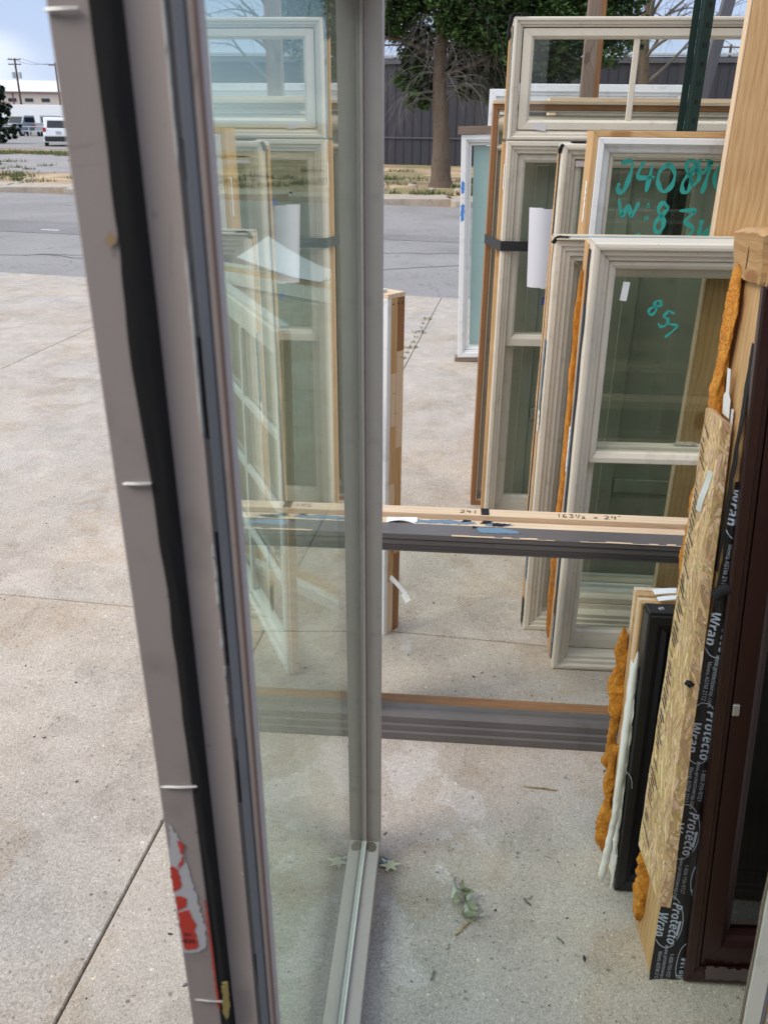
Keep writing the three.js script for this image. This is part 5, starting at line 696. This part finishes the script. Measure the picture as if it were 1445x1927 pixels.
// nearest right edge
{
  const t = thing('timber_edge_window', 'window edge with white trim and raw pine at the bottom right corner', 'window', .522, .935, 0, { side: .055 });
  add(t, 'white_trim', bx(0, .026, 0, 1.15, -.012, 0, .002), M.cream3); rag(t, 'grey_caulk', .1, 1.1, -.011, -.004, -.0008, M.greywood, 441); add(t, 'blue_gasket', bx(.0264, .032, 0, 1.15, -.012, -.002, .001), M.slate); add(t, 'pine_board', bx(.0325, .26, 0, 1.15, -.014, .002, .003, 1), M.pine); add(t, 'back_board', bx(.06, .26, 0, 1.15, -.11, -.0145, .003, 1), M.pale);
  { const ex = []; const r = rng(44); for (let k = 0; k < 26; k++) { const y = .12 + k * .022 + r() * .01; ex.push(bx(.0325, .0325 + .002 + r() * .004, y, y + .003 + r() * .008, -.001, .0042, .0008)); } add(t, 'silver_flecks', ex, M.nail); }
}

// ------------------------------------------------------------------ litter on the slab
console.log('litter');
function leafGeo(pts, curl) { const s = new THREE.Shape(pts.map(p => new THREE.Vector2(...p))), g = new THREE.ShapeGeometry(s, 6), p = g.attributes.position; for (let i = 0; i < p.count; i++) p.setZ(i, curl * (p.getX(i) ** 2 + p.getY(i) ** 2)); g.rotateX(-Math.PI / 2); g.computeVertexNormals(); return g; }
{ // small palmate leaf
  const o = [], n = 5; for (let k = 0; k < n; k++) { const a = -.35 + (k / (n - 1)) * (Math.PI + .7); for (const [da, q] of [[-.30, .52], [-.14, .82], [0, 1], [.14, .82], [.30, .52]]) o.push([Math.cos(a + da) * q * .024 * (k === 2 ? 1.1 : 1), Math.sin(a + da) * q * .024]); } o.push([-.003, -.012], [.003, -.012]);
  const t = thing('palmate_leaf', 'pale green lobed leaf beside the big window rail', 'leaf', -.082, 1.388, .009, { turn: 2.9 }); add(t, 'blade', leafGeo(o, 9), std({ color: lin(.62, .63, .42), roughness: .8, side: THREE.DoubleSide }));
}
{ const t = thing('plant_scrap', 'wilted green sprig with grey green leaves on the slab', 'plant', .084, 1.305, .002, { turn: .3 }); t.scale.setScalar(.84); const r = rng(17), gm = std({ color: lin(.17, .20, .08), roughness: .7, side: THREE.DoubleSide }), pm2 = std({ color: lin(.28, .31, .20), roughness: .8, side: THREE.DoubleSide }), pm = std({ color: lin(.44, .47, .38), roughness: .8, side: THREE.DoubleSide });
  add(t, 'stem', tube([V(.012, .004, -.05), V(.004, .012, -.02), V(.006, .010, .02), V(-.002, .004, .05)], .0011, 16, 5), gm);
  for (let k = 0; k < 17; k++) { const v = k / 16, x = (r() - .5) * .05 + .004 * Math.sin(v * 9), z = -.05 + v * .105, s = .008 + r() * .011, pts = []; for (let q = 0; q <= 26; q++) { const u = q / 26 * 2 * Math.PI, j = 1 + .09 * Math.cos(u * 9); pts.push([Math.cos(u) * s * j, Math.sin(u) * s * (.36 + .16 * r() * 0 + .06 * (k % 3)) * j]); } const g = leafGeo(pts, 30 + r() * 40); g.rotateX((r() - .5) * 1.7); g.rotateZ((r() - .5) * .7); g.rotateY(r() * 6.28); g.translate(x, .008 + r() * .006, z); add(t, 'leaflet', g, k % 3 === 0 ? gm : k % 3 === 1 ? pm : pm2); } }
for (const [a, b, L, ang, rr, lb] of [[.078, 1.243, .046, .85, .0026, 'split brown twig just below the wilted sprig'], [.272, 1.668, .085, -.10, .0028, 'long pale wood splinter near the low window'], [.215, 1.32, .022, -1.0, .0016, 'short dark twig right of the wilted sprig'], [.275, 1.232, .020, -.9, .0014, 'tiny twig nearest the mahogany window foot'], [.02, 1.13, .024, 1.2, .0012, 'bent dark twig in front of the wilted sprig']]) { const t = thing('twig', lb, 'twig', a, b, .0035, { turn: ang, group: 'twigs on the slab' }); add(t, 'stick', lumpy([V(-L / 2, 0, 0), V(-L / 6, .001, .001), V(L / 5, .0006, -.001), V(L / 2, 0, 0)].map(p => V(p.y * 0 + p.x, .0, p.z)), rr, rr, 500 + a * 99, .3, 16, 6), L > .06 ? M.splinter : L > .04 ? M.splinter : M.twig); }
{ // crumbs: seeds, chips, grit
  const r = rng(2024), P = [[], [], []]; for (let i = 0; i < 620; i++) { const a = -3.2 + r() * 4.2, b = .75 + r() * r() * 5, s = .0012 + r() * r() * .0042, g = new THREE.TetrahedronGeometry(s, 1), w = W(a, b, s * .3); g.scale(1 + r() * 1.8, .5, 1); g.rotateY(r() * 6); g.translate(w.x, w.y, w.z); P[i % 3].push(g); }
  ['dark_grit', 'pale_grit', 'brown_grit'].forEach((n, k) => tag(add(scene, n, P[k], [M.plastic, M.sidewalk, M.twig][k]), `${['dark', 'pale', 'brown'][k]} grit and crumbs scattered over the concrete`, null, null, 'stuff'));
}

scene.traverse(o => { if (o.isMesh) { o.castShadow = true; o.receiveShadow = true; } });
renderer.render(scene, camera);
